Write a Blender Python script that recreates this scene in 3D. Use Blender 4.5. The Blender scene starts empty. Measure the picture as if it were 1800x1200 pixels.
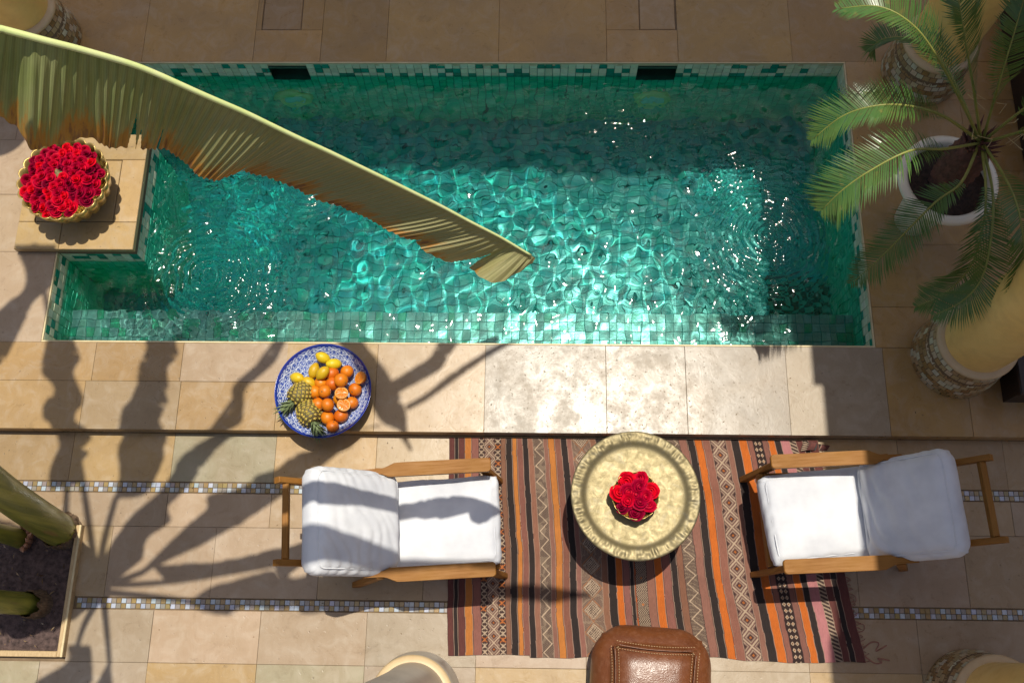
import bpy, math, random
import numpy as np
from mathutils import Matrix, Vector

scene = bpy.context.scene
# ------------------------------------------------------------------ camera
cam_data = bpy.data.cameras.new("camera")
cam = bpy.data.objects.new("camera", cam_data)
scene.collection.objects.link(cam)
cam.matrix_world = Matrix(((0.99971894, -0.00692202, 0.02267455, 0.0),
                           (0.01344806, 0.9532378, -0.30192192, 0.0),
                           (-0.01952433, 0.30214199, 0.95306297, 5.4),
                           (0, 0, 0, 1)))
cam_data.sensor_width = 36.0
cam_data.lens = 33.43
cam_data.clip_start = 0.05
cam_data.clip_end = 400
scene.camera = cam
# ------------------------------------------------------------------ sky and sun
SUN = (0.066, 0.215)            # metres a shadow moves (west, south) per metre of height
sun_dir = Vector((SUN[0], SUN[1], 1.0)).normalized()
world = bpy.data.worlds.new("World")
scene.world = world
world.use_nodes = True
wn = world.node_tree
bg = wn.nodes["Background"]
sky = wn.nodes.new("ShaderNodeTexSky")
sky.sky_type = 'NISHITA'
sky.sun_disc = False
sky.dust_density = 2.6
sky.ozone_density = 0.5
sky.air_density = 0.9
sky.sun_elevation = math.asin(sun_dir.z)
sky.sun_rotation = math.atan2(sun_dir.x, sun_dir.y)
wn.links.new(sky.outputs[0], bg.inputs[0])
bg.inputs[1].default_value = 0.078
sun_l = bpy.data.lights.new("sun", 'SUN')
sun_l.energy = 3.7
sun_l.angle = math.radians(0.5)
sun_l.color = (1.0, 0.93, 0.80)
sun_l.cycles.is_caustics_light = True
sun = bpy.data.objects.new("sun", sun_l)
scene.collection.objects.link(sun)
sun.location = (0, 0, 12)
sun.rotation_euler = sun_dir.to_track_quat('Z', 'Y').to_euler()
# ------------------------------------------------------------------ render and view
scene.render.engine = 'CYCLES'
cy = scene.cycles
cy.use_denoising = True
try:
    cy.denoiser = 'OPENIMAGEDENOISE'
except Exception:
    pass
cy.max_bounces = 10
cy.diffuse_bounces = 6
cy.glossy_bounces = 4
cy.transmission_bounces = 8
cy.transparent_max_bounces = 8
cy.caustics_reflective = False
cy.caustics_refractive = True
cy.blur_glossy = 0.4
cy.sample_clamp_indirect = 6.0
cy.sample_clamp_direct = 0.0
vs = scene.view_settings
vs.view_transform = 'Standard'
vs.look = 'None'
vs.exposure = 0.42
vs.gamma = 1.0
vs.use_curve_mapping = False
# ------------------------------------------------------------------ helpers
rng = random.Random(7)
nrng = np.random.default_rng(7)
COL = scene.collection
DECK = 0.09
WATER = -0.052
PX0, PX1, PY0, PY1 = -2.905, 1.973, 1.672, 3.565      # pool edges
NOOK_X, PED_Y0, PED_Y1 = -2.43, 2.235, 3.000          # pedestal that juts into the pool
POOL_Z = -0.86
LEDGE_Y, LEDGE_Z = 1.965, -0.27

def link(o, parent=None):
    COL.objects.link(o)
    if parent is not None:
        o.parent = parent
    return o

def tag(o, label=None, cat=None, group=None, kind=None):
    if label: o["label"] = label
    if cat: o["category"] = cat
    if group: o["group"] = group
    if kind: o["kind"] = kind
    return o

def empty(name, loc=(0, 0, 0), rz=0.0):
    o = bpy.data.objects.new(name, None)
    o.empty_display_size = 0.05
    o.location = loc
    o.rotation_euler = (0, 0, rz)
    return link(o)

def make_mesh(name, verts, faces, mat=None, smooth=False, cols=None, vcols=None):
    me = bpy.data.meshes.new(name)
    me.from_pydata([tuple(v) for v in verts], [], [tuple(f) for f in faces])
    if mat is not None:
        me.materials.append(mat)
    if smooth:
        me.polygons.foreach_set("use_smooth", [True] * len(me.polygons))
    if cols is not None:                                  # one colour per face
        at = me.color_attributes.new("col", 'FLOAT_COLOR', 'CORNER')
        n = np.empty(len(me.polygons), dtype=np.int32)
        me.polygons.foreach_get("loop_total", n)
        c = np.asarray(cols, dtype=np.float32)
        c = np.concatenate([c, np.ones((len(c), 1), np.float32)], 1)
        at.data.foreach_set("color", np.repeat(c, n, axis=0).ravel())
    if vcols is not None:                                 # one colour per vertex
        at = me.color_attributes.new("col", 'FLOAT_COLOR', 'POINT')
        c = np.asarray(vcols, dtype=np.float32)
        c = np.concatenate([c, np.ones((len(c), 1), np.float32)], 1)
        at.data.foreach_set("color", c.ravel())
    me.update()
    return me

def obj(name, me, parent=None, loc=None, rot=None, color=None):
    o = bpy.data.objects.new(name, me)
    if loc is not None: o.location = loc
    if rot is not None: o.rotation_euler = rot
    if color is not None: o.color = (*color[:3], 1.0)
    return link(o, parent)

class MB:
    """collects shapes into one mesh"""
    def __init__(s):
        s.v, s.f, s.c = [], [], []
    def add(s, verts, faces, col=None, M=None):
        b = len(s.v)
        if M is not None:
            verts = [tuple(M @ Vector(v)) for v in verts]
        s.v += [tuple(v) for v in verts]
        s.f += [tuple(i + b for i in f) for f in faces]
        s.c += [col if col is not None else (1, 1, 1)] * len(faces)
    def box(s, a, b, ch=0.0, col=None, M=None):
        s.add(*box_geo(a, b, ch), col, M)
    def tube(s, pts, rads, seg=8, col=None, cap=True, M=None):
        s.add(*tube_geo(pts, rads, seg, cap), col, M)
    def lathe(s, prof, seg=32, col=None, M=None, center=(0, 0), cap=True):
        s.add(*lathe_geo(prof, seg, center, cap), col, M)
    def build(s, name, mat, parent=None, smooth=False, use_col=False, **kw):
        return obj(name, make_mesh(name, s.v, s.f, mat, smooth, s.c if use_col else None), parent, **kw)

def box_geo(a, b, ch=0.0):
    x0, y0, z0 = a; x1, y1, z1 = b
    if ch <= 0:
        v = [(x0,y0,z0),(x1,y0,z0),(x1,y1,z0),(x0,y1,z0),(x0,y0,z1),(x1,y0,z1),(x1,y1,z1),(x0,y1,z1)]
        f = [(0,3,2,1),(4,5,6,7),(0,1,5,4),(1,2,6,5),(2,3,7,6),(3,0,4,7)]
        return v, f
    v = [(x0,y0,z0),(x1,y0,z0),(x1,y1,z0),(x0,y1,z0),
         (x0,y0,z1-ch),(x1,y0,z1-ch),(x1,y1,z1-ch),(x0,y1,z1-ch),
         (x0+ch,y0+ch,z1),(x1-ch,y0+ch,z1),(x1-ch,y1-ch,z1),(x0+ch,y1-ch,z1)]
    f = [(0,3,2,1)]
    for k in range(4):
        j = (k + 1) % 4
        f.append((k, j, 4 + j, 4 + k)); f.append((4 + k, 4 + j, 8 + j, 8 + k))
    f.append((8, 9, 10, 11))
    return v, f

def tube_geo(pts, rads, seg=8, cap=True):
    pts = [Vector(p) for p in pts]
    if not hasattr(rads, '__len__'): rads = [rads] * len(pts)
    v, f = [], []
    up = Vector((0, 0, 1))
    prev = None
    for i, p in enumerate(pts):
        t = (pts[min(i + 1, len(pts) - 1)] - pts[max(i - 1, 0)]).normalized()
        if prev is None:
            n = t.cross(up)
            if n.length < 1e-3: n = t.cross(Vector((1, 0, 0)))
            n.normalize()
        else:
            n = (prev - t * prev.dot(t)).normalized()
        prev = n
        b = t.cross(n)
        for k in range(seg):
            a = 2 * math.pi * k / seg
            v.append(p + (n * math.cos(a) + b * math.sin(a)) * rads[i])
    for i in range(len(pts) - 1):
        for k in range(seg):
            j = (k + 1) % seg
            f.append((i * seg + k, (i + 1) * seg + k, (i + 1) * seg + j, i * seg + j))
    if cap:
        f.append(tuple(range(seg)))
        f.append(tuple((len(pts) - 1) * seg + k for k in reversed(range(seg))))
    return [tuple(q) for q in v], f

def lathe_geo(prof, seg=32, center=(0, 0), cap=True):
    v, f = [], []
    for r, z in prof:
        for k in range(seg):
            a = 2 * math.pi * k / seg
            v.append((center[0] + r * math.cos(a), center[1] + r * math.sin(a), z))
    for i in range(len(prof) - 1):
        for k in range(seg):
            j = (k + 1) % seg
            f.append((i * seg + k, i * seg + j, (i + 1) * seg + j, (i + 1) * seg + k))
    if cap and prof[-1][0] > 1e-6: f.append(tuple((len(prof) - 1) * seg + k for k in range(seg)))
    return v, f

def grid_faces(nu, nv, wrap_u=False):
    """faces of a (nu x nv) vertex grid, index i*nv+j"""
    f = []
    for i in range(nu if wrap_u else nu - 1):
        a = i * nv; b = ((i + 1) % nu) * nv
        for j in range(nv - 1):
            f.append((a + j, b + j, b + j + 1, a + j + 1))
    return f

def copy_tree(src, parent=None):
    c = src.copy(); COL.objects.link(c); c.parent = parent
    for ch in list(src.children):
        copy_tree(ch, c)
    return c

def fbm(x, y, seed=0, octaves=3, freq=1.0):
    """smooth value noise, numpy"""
    out = np.zeros_like(np.asarray(x, float)); amp = 1.0; tot = 0
    for o in range(octaves):
        xx = np.asarray(x) * freq + seed * 17.3 + o * 5.1; yy = np.asarray(y) * freq + seed * 9.7 + o * 3.3
        xi = np.floor(xx); yi = np.floor(yy); xf = xx - xi; yf = yy - yi
        xf = xf * xf * (3 - 2 * xf); yf = yf * yf * (3 - 2 * yf)
        def h(a, b):
            s = np.sin(a * 127.1 + b * 311.7 + seed * 74.7) * 43758.5453
            return s - np.floor(s)
        v = (h(xi, yi) * (1 - xf) + h(xi + 1, yi) * xf) * (1 - yf) + (h(xi, yi + 1) * (1 - xf) + h(xi + 1, yi + 1) * xf) * yf
        out = out + amp * (v - 0.5) * 2; tot += amp; amp *= 0.5; freq *= 2.0
    return out / tot

# ------------------------------------------------------------------ materials
def N(nt, typ, ins=None, **props):
    n = nt.nodes.new('ShaderNode' + typ)
    for k, v in props.items(): setattr(n, k, v)
    for k, v in (ins or {}).items():
        s = n.inputs[k]
        if isinstance(v, bpy.types.NodeSocket): nt.links.new(v, s)
        else: s.default_value = v
    return n

def mix(nt, fac, a, b, blend='MIX'):
    n = nt.nodes.new('ShaderNodeMix'); n.data_type = 'RGBA'; n.blend_type = blend
    for idx, v in ((0, fac), (6, a), (7, b)):
        s = n.inputs[idx]
        if isinstance(v, bpy.types.NodeSocket): nt.links.new(v, s)
        elif idx == 0: s.default_value = v
        else: s.default_value = (*v[:3], 1)
    return n.outputs[2]

def ramp(nt, fac, stops):
    n = nt.nodes.new('ShaderNodeValToRGB')
    while len(n.color_ramp.elements) < len(stops): n.color_ramp.elements.new(0.5)
    for e, (p, c) in zip(n.color_ramp.elements, stops):
        e.position = p
        e.color = (c, c, c, 1) if not hasattr(c, '__len__') else (*c[:3], 1)
    nt.links.new(fac, n.inputs[0])
    return n.outputs[0]

def mapr(nt, v, a, b, c, d):
    n = N(nt, 'MapRange', {0: v, 1: a, 2: b, 3: c, 4: d})
    return n.outputs[0]

def new_mat(name):
    m = bpy.data.materials.new(name); m.use_nodes = True
    nt = m.node_tree
    return m, nt, nt.nodes["Principled BSDF"]

def noise(nt, vec, scale, detail=4, rough=0.55, dist=0.0):
    return N(nt, 'TexNoise', {'Vector': vec, 'Scale': scale, 'Detail': detail, 'Roughness': rough, 'Distortion': dist}).outputs[0]

def wpos(nt, stretch=(1, 1, 1)):
    g = N(nt, 'NewGeometry').outputs['Position']
    return N(nt, 'Mapping', {'Vector': g, 'Scale': stretch}).outputs[0]

def opos(nt, stretch=(1, 1, 1)):
    g = N(nt, 'TexCoord').outputs['Object']
    return N(nt, 'Mapping', {'Vector': g, 'Scale': stretch}).outputs[0]

def bump(nt, bsdf, h, strength=0.3, dist=0.005):
    b = N(nt, 'Bump', {'Height': h, 'Strength': strength, 'Distance': dist})
    nt.links.new(b.outputs[0], bsdf.inputs['Normal'])

def simple(name, c1, c2=None, rough=0.5, scale=12, metal=0.0, bmp=0.0, bscale=None, coords='o', spec=0.5, stretch=(1, 1, 1), sheen=0.0, bdist=0.004, sss=0.0):
    m, nt, b = new_mat(name)
    v = opos(nt, stretch) if coords == 'o' else wpos(nt, stretch)
    c2 = c2 or tuple(x * 0.75 for x in c1)
    fac = mapr(nt, noise(nt, v, scale), 0.3, 0.7, 0, 1)
    nt.links.new(mix(nt, fac, c1, c2), b.inputs['Base Color'])
    b.inputs['Roughness'].default_value = rough
    b.inputs['Metallic'].default_value = metal
    b.inputs['Specular IOR Level'].default_value = spec
    if sheen: b.inputs['Sheen Weight'].default_value = sheen
    if bmp: bump(nt, b, noise(nt, v, bscale or scale * 4), bmp, bdist)
    return m

def slab_material(name, rough_lo=0.25, rough_hi=0.34):
    """polished limestone; the slab's own tint comes from the object colour"""
    m, nt, b = new_mat(name)
    p = wpos(nt)
    tint = N(nt, 'ObjectInfo').outputs['Color']
    rnd = N(nt, 'ObjectInfo').outputs['Random']
    n1 = noise(nt, p, 2.3, 5, 0.6, 0.6)
    n2 = noise(nt, p, 9, 6, 0.65, 0.8)
    n3 = noise(nt, wpos(nt, (30, 4, 4)), 3, 3)
    c = mix(nt, mapr(nt, n1, 0.3, 0.7, 0, 0.75), tint, mix(nt, 0.72, tint, (0.24, 0.165, 0.09)))
    c = mix(nt, mapr(nt, n2, 0.48, 0.75, 0, 0.5), c, mix(nt, 0.6, c, (0.48, 0.42, 0.34)))
    c = mix(nt, mapr(nt, n2, 0.25, 0.42, 0.5, 0), c, mix(nt, 0.55, c, (0.12, 0.08, 0.045)))
    c = mix(nt, mapr(nt, n3, 0.5, 0.8, 0, 0.3), c, mix(nt, 0.5, c, (0.2, 0.14, 0.09)))
    pit = noise(nt, p, 55, 2, 0.5)
    stain = noise(nt, p, 13, 8, 0.78, 0.4)
    c = mix(nt, mapr(nt, stain, 0.60, 0.68, 0, 0.38), c, mix(nt, 0.65, c, (0.09, 0.06, 0.04)))
    c = mix(nt, mapr(nt, pit, 0.70, 0.76, 0, 0.6), c, (0.10, 0.075, 0.05))
    val = N(nt, 'HueSaturation', {'Value': mapr(nt, rnd, 0, 1, 0.88, 1.1), 'Color': c}).outputs[0]
    nt.links.new(val, b.inputs['Base Color'])
    nt.links.new(N(nt, 'Math', {0: mapr(nt, n2, 0.35, 0.65, rough_lo, rough_hi), 1: mapr(nt, noise(nt, p, 8.5, 8, .78, .15), 0.44, 0.62, 0.0, 0.10)}, operation='ADD').outputs[0], b.inputs['Roughness'])
    b.inputs['Specular IOR Level'].default_value = 0.30
    h = N(nt, 'Math', {0: n2, 1: mapr(nt, pit, 0.66, 0.76, 0, -0.8)}, operation='ADD').outputs[0]
    bump(nt, b, h, 0.25, 0.004)
    return m

def tile_material(name, rough=0.18, var=0.18):
    m, nt, b = new_mat(name)
    col = N(nt, 'Attribute', attribute_name='col').outputs['Color']
    p = wpos(nt)
    n1 = noise(nt, p, 45, 3)
    c = mix(nt, mapr(nt, n1, 0.35, 0.65, 0, var), col, mix(nt, 0.6, col, (0.03, 0.05, 0.04)))
    nt.links.new(c, b.inputs['Base Color'])
    b.inputs['Roughness'].default_value = rough
    bump(nt, b, n1, 0.12, 0.003)
    return m

M_SLAB = slab_material("polished_stone")
M_GROUT = simple("grout", (0.19, 0.13, 0.075), (0.13, 0.09, 0.05), 0.9, 20, coords='w')
M_TILE = tile_material("glazed_tile")
M_TILE_OBJ = None
M_POOLGROUT = simple("pool_grout", (0.03, 0.33, 0.30), (0.025, 0.28, 0.26), 0.8, 20, coords='w')
M_CREAM = simple("cream_edge", (0.62, 0.52, 0.30), (0.5, 0.4, 0.22), 0.5, 15, coords='w', bmp=0.2)
M_PLASTER = simple("ochre_plaster", (0.62, 0.43, 0.19), (0.52, 0.34, 0.13), 0.75, 2, coords='w', bmp=0.3)

def tile_obj_material():
    m, nt, b = new_mat("glazed_tile_single")
    col = N(nt, 'ObjectInfo').outputs['Color']
    n1 = noise(nt, wpos(nt), 45, 3)
    c = mix(nt, mapr(nt, n1, 0.35, 0.65, 0, 0.3), col, mix(nt, 0.6, col, (0.03, 0.05, 0.04)))
    nt.links.new(c, b.inputs['Base Color'])
    b.inputs['Roughness'].default_value = 0.18
    bump(nt, b, n1, 0.12, 0.003)
    return m
M_TILE_OBJ = tile_obj_material()

def tadelakt_material():
    m, nt, b = new_mat("tadelakt_yellow")
    p = wpos(nt)
    n1 = noise(nt, p, 3.2, 5, 0.6, 0.5); n2 = noise(nt, p, 14, 4)
    c = mix(nt, mapr(nt, n1, 0.3, 0.7, 0, 1), (0.88, 0.63, 0.21), (0.80, 0.52, 0.15))
    c = mix(nt, mapr(nt, n2, 0.45, 0.75, 0, 0.45), c, (0.62, 0.42, 0.15))
    nt.links.new(c, b.inputs['Base Color'])
    nt.links.new(mapr(nt, n2, 0.3, 0.7, 0.28, 0.5), b.inputs['Roughness'])
    bump(nt, b, n1, 0.2, 0.01)
    return m
M_TADELAKT = tadelakt_material()
# ------------------------------------------------------------------ the setting: ground, floors, deck
ground = MB(); ground.box((-60, -60, -2.3), (60, 60, -2.2))
g_o = ground.build("ground", simple("earth", (0.16, 0.12, 0.08), rough=0.95, coords='w')); tag(g_o, kind="structure")

BEIGE = (0.33, 0.235, 0.135); PINK = (0.355, 0.265, 0.18); OCHRE = (0.355, 0.238, 0.105); GREENISH = (0.295, 0.270, 0.175); GREY = (0.31, 0.25, 0.18)
SLATE = (0.225, 0.195, 0.155)
def jit(c, a=0.05):
    k = 1 + rng.uniform(-a, a)
    return tuple(min(0.9, x * k * (1 + rng.uniform(-a * .4, a * .4))) for x in c)

def slab(parent, x0, x1, y0, y1, ztop, color, th=0.05, gap=0.0019):
    gap = gap * rng.uniform(.4, 1.3)
    me = make_mesh("paving_slab", *box_geo((x0 + gap / 2, y0 + gap / 2, ztop - th), (x1 - gap / 2, y1 - gap / 2, ztop + rng.uniform(-0.0008, 0.0008)), 0.0012), M_SLAB)
    return obj("paving_slab", me, parent, color=color)

# lower courtyard floor (z = 0) with two mosaic strips
floor_mb = MB(); floor_mb.box((-6.0, -4.0, -0.25), (6.0, 1.14, -0.006))
floor = floor_mb.build("courtyard_floor", M_GROUT); tag(floor, kind="structure")
JX = [-6.0 + 0.0, -5.05, -4.455, -3.86, -3.265, -2.67, -2.08, -1.485, -0.90, -0.30, 0.295, 0.89, 1.485, 2.08, 2.675, 3.27, 3.865, 4.46, 6.0]
PL_X, PL_Y0, PL_Y1 = -2.535, -0.105, 0.60                 # planting bed corner (north east, south)
def floor_row(y0, y1, xs, palette, skip_bed=False):
    for k in range(len(xs) - 1):
        a, b = xs[k], xs[k + 1]
        if skip_bed and a < PL_X:
            if b <= PL_X + 0.05: continue
            a = PL_X
        if b > 1.5 and palette is not ROWB: col = mix3(palette[k % len(palette)], BEIGE, 0.5)
        else: col = palette[k % len(palette)]
        slab(floor, a, b, y0, y1, 0.0, jit(col))
def mix3(a, b, t): return tuple(x * (1 - t) + y * t for x, y in zip(a, b))
ROWA = [OCHRE, BEIGE, BEIGE, OCHRE, mix3(OCHRE, BEIGE, .3), OCHRE, GREENISH, OCHRE, BEIGE]
ROWB = [PINK, BEIGE, PINK]
ROWC = [PINK, PINK, GREY]
ROWD = [OCHRE, GREENISH, GREY]
S1a, S1b, S2a, S2b = 0.852, 0.792, 0.211, 0.151
floor_row(S1a + .003, 1.138, JX, ROWA)
floor_row(PL_Y1, S1b - .003, JX, ROWB)
floor_row(S2a + .003, PL_Y1, [x + .30 for x in JX], ROWB, True)
floor_row(-0.128, S2b - .003, JX, ROWC, True)
floor_row(-0.72, -0.128, JX, ROWD)
floor_row(-1.31, -0.72, JX, ROWB)
floor_row(-4.0, -1.31, JX, ROWB)

MOS = {'w': (0.36, 0.40, 0.46), 'g': (0.26, 0.23, 0.20), 'o': (0.27, 0.19, 0.08)}
def mosaic_strip(x0, x1, ytop):
    mb = MB(); s = 0.0275
    n = int((x1 - x0) / s)
    for r in range(2):
        for k in range(n):
            key = 'wgo'[(k - r) % 3]
            if rng.random() < 0.08: key = rng.choice('wgo')
            c = jit(MOS[key], 0.14)
            xa = x0 + k * s; ya = ytop - (r + 1) * s - .002
            mb.box((xa + .0012, ya + .0012, -0.02), (xa + s - .0012, ya + s - .0012, 0.0005 + rng.uniform(-.0008, .0008)), 0.001, c)
    o = mb.build("mosaic_strip", M_TILE, floor, use_col=True); tag(o, "two rows of small white grey and ochre mosaic squares", kind="stuff")
mosaic_strip(-4.0, -0.47, S1a - .001); mosaic_strip(1.6, 4.2, S1a - .001)
mosaic_strip(PL_X + .02, -0.45, S2a - .001); mosaic_strip(1.72, 4.2, S2a - .001)

# raised deck round the pool
deck_mb = MB()
for a, b in (((-6, 1.142, -0.2), (6, PY0 - .012, DECK - .007)), ((PX1 + .012, PY0 - .012, -0.2), (6, PY1 + .012, DECK - .007)),
             ((-6, PY1 + .17, -0.2), (6, 8.0, DECK - .007)), ((-6, PY1 + .012, DECK - .046), (6, PY1 + .169, DECK - .0075)), ((-6, PY0 - .012, -0.2), (PX0 - .012, PY1 + .012, DECK - .007))):
    deck_mb.box(a, b)
deck = deck_mb.build("pool_deck", M_GROUT); tag(deck, kind="structure")
DB = (0.34, 0.218, 0.090)
DB_SHADED = (0.41, 0.248, 0.082)  # deck stone lightened and warmed in colour for the slabs lying in shade
def drow(y0, y1, xs, cols=None, th=0.088):
    for k in range(len(xs) - 1):
        slab(deck, xs[k], xs[k + 1], y0, y1, DECK, jit(cols[k % len(cols)] if cols else DB), th=th)
ys = PY0 - .012
drow(1.138, 1.425, [-6, -5, -4.1, -3.2, -2.61, -2.05, -1.48], [DB, PINK, DB, OCHRE, BEIGE, DB])
drow(1.425, ys, [-6, -5, -4.1, -3.2, -2.58, -2.06, -1.44], [PINK, DB, BEIGE, mix3(OCHRE, DB, .5), DB, PINK])
drow(1.138, ys, [-1.48, -0.91, -0.28, 0.42, 0.88, 1.46, 2.02, 2.48, 3.05, 3.6, 4.4, 6.0], [DB, BEIGE, SLATE, SLATE, SLATE, GREY, DB_SHADED, DB_SHADED, DB_SHADED, DB_SHADED, DB_SHADED])
slab(deck, -1.48, -1.4405, 1.425, ys, DECK, DB, th=.088) if False else None
for y0, y1 in zip((ys, 1.91, 2.31, 2.80, 3.30), (1.91, 2.31, 2.80, 3.30, PY1 + .012)):
    drow(y0, y1, [PX1 + .012, 2.62 + rng.uniform(-.1, .1), 3.3, 4.2, 6.0], [DB_SHADED])
xsN = [-6, -4.6, -3.3, -2.57, -1.84, -1.4, -0.97, -0.24, 0.46, 0.92, 1.65, 2.3, 3.0, 4.2, 6.0]
DR = [(-1.805, -1.54), (0.675, 0.915)]
for k in range(len(xsN) - 1):
    a, b = xsN[k], xsN[k + 1]
    d = [r for r in DR if a - .01 < (r[0] + r[1]) / 2 < b]
    if d:
        d = d[0]; y0 = PY1 + .012
        slab(deck, a, b, y0, 3.816, DECK, jit(DB_SHADED), th=.045)
        if d[0] - a > .03: slab(deck, a, d[0], 3.816, 4.09, DECK, jit(DB_SHADED), th=.088)
        if b - d[1] > .03: slab(deck, d[1], b, 3.816, 4.09, DECK, jit(DB_SHADED), th=.088)
        slab(deck, a, b, 4.09, 4.8, DECK, jit(DB), th=.088)
        cov = MB(); cov.box((d[0] + .006, 3.822, DECK - .02), (d[1] - .006, 4.084, DECK - .003), 0.003)
        cv = cov.build("drain_cover", M_SLAB, deck, color=jit(mix3(DB, OCHRE, .6)))
    else:
        drow(PY1 + .012, 4.8, [a, b], [DB_SHADED], th=.045)
drow(4.8, 8.0, [-6, -3, -1, 1, 3, 6])
for y0, y1 in zip((ys, 2.235, 2.62, 3.0), (2.235, 2.62, 3.0, PY1 + .012)):
    drow(y0, y1, [-6, -4.6, -3.75, -3.145 if 2.2 < y0 < 2.9 else -3.3, PX0 - .012] if not 2.2 < y0 < 2.9 else [-6, -4.6, -3.75, -3.145, PX0 - .012], [PINK, BEIGE, PINK])

# ------------------------------------------------------------------ pool basin with its tiles
basin_mb = MB()
t = 0.15
basin_mb.box((PX0 - t, PY0 - t, POOL_Z - .3), (PX1 + t, PY1 + t, POOL_Z - .008))
basin_mb.box((PX0 - t, PY1 + .010, POOL_Z - .008), (PX1 + t, PY1 + t, -.136))
for xa, xb in ((PX0 - t, -1.776), (-1.464, 0.634), (0.946, PX1 + t)): basin_mb.box((xa, PY1 + .010, -.136), (xb, PY1 + t, DECK - .012))
basin_mb.box((PX0 - t, PY0 - t, POOL_Z - .008), (PX1 + t, PY0 - .010, DECK - .1))
basin_mb.box((PX1 + .010, PY0 - .01, POOL_Z - .008), (PX1 + t, PY1 + .01, DECK - .1))
basin_mb.box((PX0 - t, PY0 - .01, POOL_Z - .008), (PX0 - .010, PY1 + .01, DECK - .1))
basin_mb.box((PX0 - .01, PY0 - .01, POOL_Z - .008), (PX1 + .01, LEDGE_Y - .008, LEDGE_Z - .008))
basin_mb.box((PX0 - .01, PED_Y0 + .008, POOL_Z - .008), (NOOK_X - .008, PED_Y1 - .008, DECK - .01))
basin = basin_mb.build("pool_basin", M_POOLGROUT); tag(basin, kind="structure")
basin.cycles.is_caustics_receiver = True

PAL_WALL = [(0.17, 0.86, 0.54), (0.12, 0.80, 0.50), (0.06, 0.72, 0.42), (0.03, 0.60, 0.34), (0.30, 0.86, 0.60), (0.10, 0.78, 0.49)]
PAL_BAND = [(0.76, 0.78, 0.52), (0.72, 0.74, 0.50), (0.80, 0.80, 0.58), (0.66, 0.68, 0.46)]
PAL_BDARK = [(0.015, 0.26, 0.16), (0.02, 0.31, 0.2), (0.03, 0.22, 0.13)]
FL_L = [(0.012, 0.42, 0.39), (0.018, 0.45, 0.38), (0.010, 0.38, 0.41), (0.025, 0.44, 0.36)]
FL_D = [(0.008, 0.31, 0.31), (0.008, 0.34, 0.33), (0.010, 0.37, 0.35)]
PAL_LEDGE = [(0.33, 0.31, 0.28), (0.28, 0.28, 0.26), (0.40, 0.36, 0.33), (0.24, 0.26, 0.23), (0.31, 0.29, 0.25)]
PAL_LGREEN = [(0.04, 0.25, 0.13), (0.08, 0.30, 0.17), (0.03, 0.20, 0.12)]
TS = 0.0505
def tile_on(mb, o, u, v, n, a0, a1, b0, b1, col, th=0.006):
    """one chamfered tile on the plane through o with axes u, v and normal n"""
    g = 0.0010; e = 0.0010
    o = np.array(o); u = np.array(u); v = np.array(v); n = np.array(n)
    tz = rng.uniform(-.0008, .0008)
    pts = []
    for (i, hh) in ((0, -th), (e, tz)):
        for (sa, sb) in ((0, 0), (1, 0), (1, 1), (0, 1)):
            a = (a0 + g + i) if sa == 0 else (a1 - g - i)
            b = (b0 + g + i) if sb == 0 else (b1 - g - i)
            pts.append(tuple(o + u * a + v * b + n * (hh + (rng.uniform(-.0006, .0006) if i else 0))))
    mb.add(pts, [(4, 5, 6, 7), (0, 1, 5, 4), (1, 2, 6, 5), (2, 3, 7, 6), (3, 0, 4, 7)], col)

def wall_tiles(o, u, n, length, ztop, zbot, name, label, holes=()):
    mb = MB(); nu = max(1, round(length / TS)); s = length / nu
    rows = []; z = ztop
    while z - TS > zbot + .005: rows.append((z, z - TS)); z -= TS
    rows.append((z, zbot))
    for r, (za, zb) in enumerate(rows):
        for k in range(nu):
            cx = (k + .5) * s; cz = (za + zb) / 2
            if any(h[0] < cx < h[1] and h[2] < cz < h[3] for h in holes): continue
            if zb > WATER - 0.03:
                c = jit(rng.choice(PAL_BDARK if rng.random() < 0.24 else PAL_BAND), .06)
            else:
                c = jit(rng.choice(PAL_WALL), .07)
            tile_on(mb, o, u, (0, 0, 1), n, k * s, (k + 1) * s, zb, za, c)
    ob = mb.build(name, M_TILE, basin, use_col=True); tag(ob, label, kind="stuff")
    ob.cycles.is_caustics_receiver = True
    return ob
L = PX1 - PX0
ZT = DECK - .012
SK = [(-1.765, -1.475), (0.645, 0.935)]
holes = [(a - PX0, b - PX0, -0.125, 0.055) for a, b in SK]
wall_tiles((PX0, PY1, 0), (1, 0, 0), (0, -1, 0), L, ZT, POOL_Z, "wall_tiles", "green glazed mosaic on the long far pool wall", holes)
wall_tiles((PX1, PY1, 0), (0, -1, 0), (-1, 0, 0), PY1 - PY0, ZT, POOL_Z, "wall_tiles", "green glazed mosaic on the short pool wall by the palm")
wall_tiles((PX0, PY0, 0), (0, 1, 0), (1, 0, 0), PED_Y0 - PY0, ZT, POOL_Z, "wall_tiles", "green glazed mosaic on the end wall of the near nook")
wall_tiles((PX0, PED_Y1, 0), (0, 1, 0), (1, 0, 0), PY1 - PED_Y1, ZT, POOL_Z, "wall_tiles", "green glazed mosaic on the end wall of the far nook")
wall_tiles((PX0, PED_Y0, 0), (1, 0, 0), (0, -1, 0), NOOK_X - PX0, ZT, POOL_Z, "wall_tiles", "green glazed mosaic under the pedestal, near nook side")
wall_tiles((NOOK_X, PED_Y1, 0), (-1, 0, 0), (0, 1, 0), NOOK_X - PX0, ZT, POOL_Z, "wall_tiles", "green glazed mosaic under the pedestal, far nook side")
wall_tiles((NOOK_X, PED_Y0, 0), (0, 1, 0), (1, 0, 0), PED_Y1 - PED_Y0, ZT, POOL_Z, "wall_tiles", "green glazed mosaic on the pedestal face towards the pool")
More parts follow.
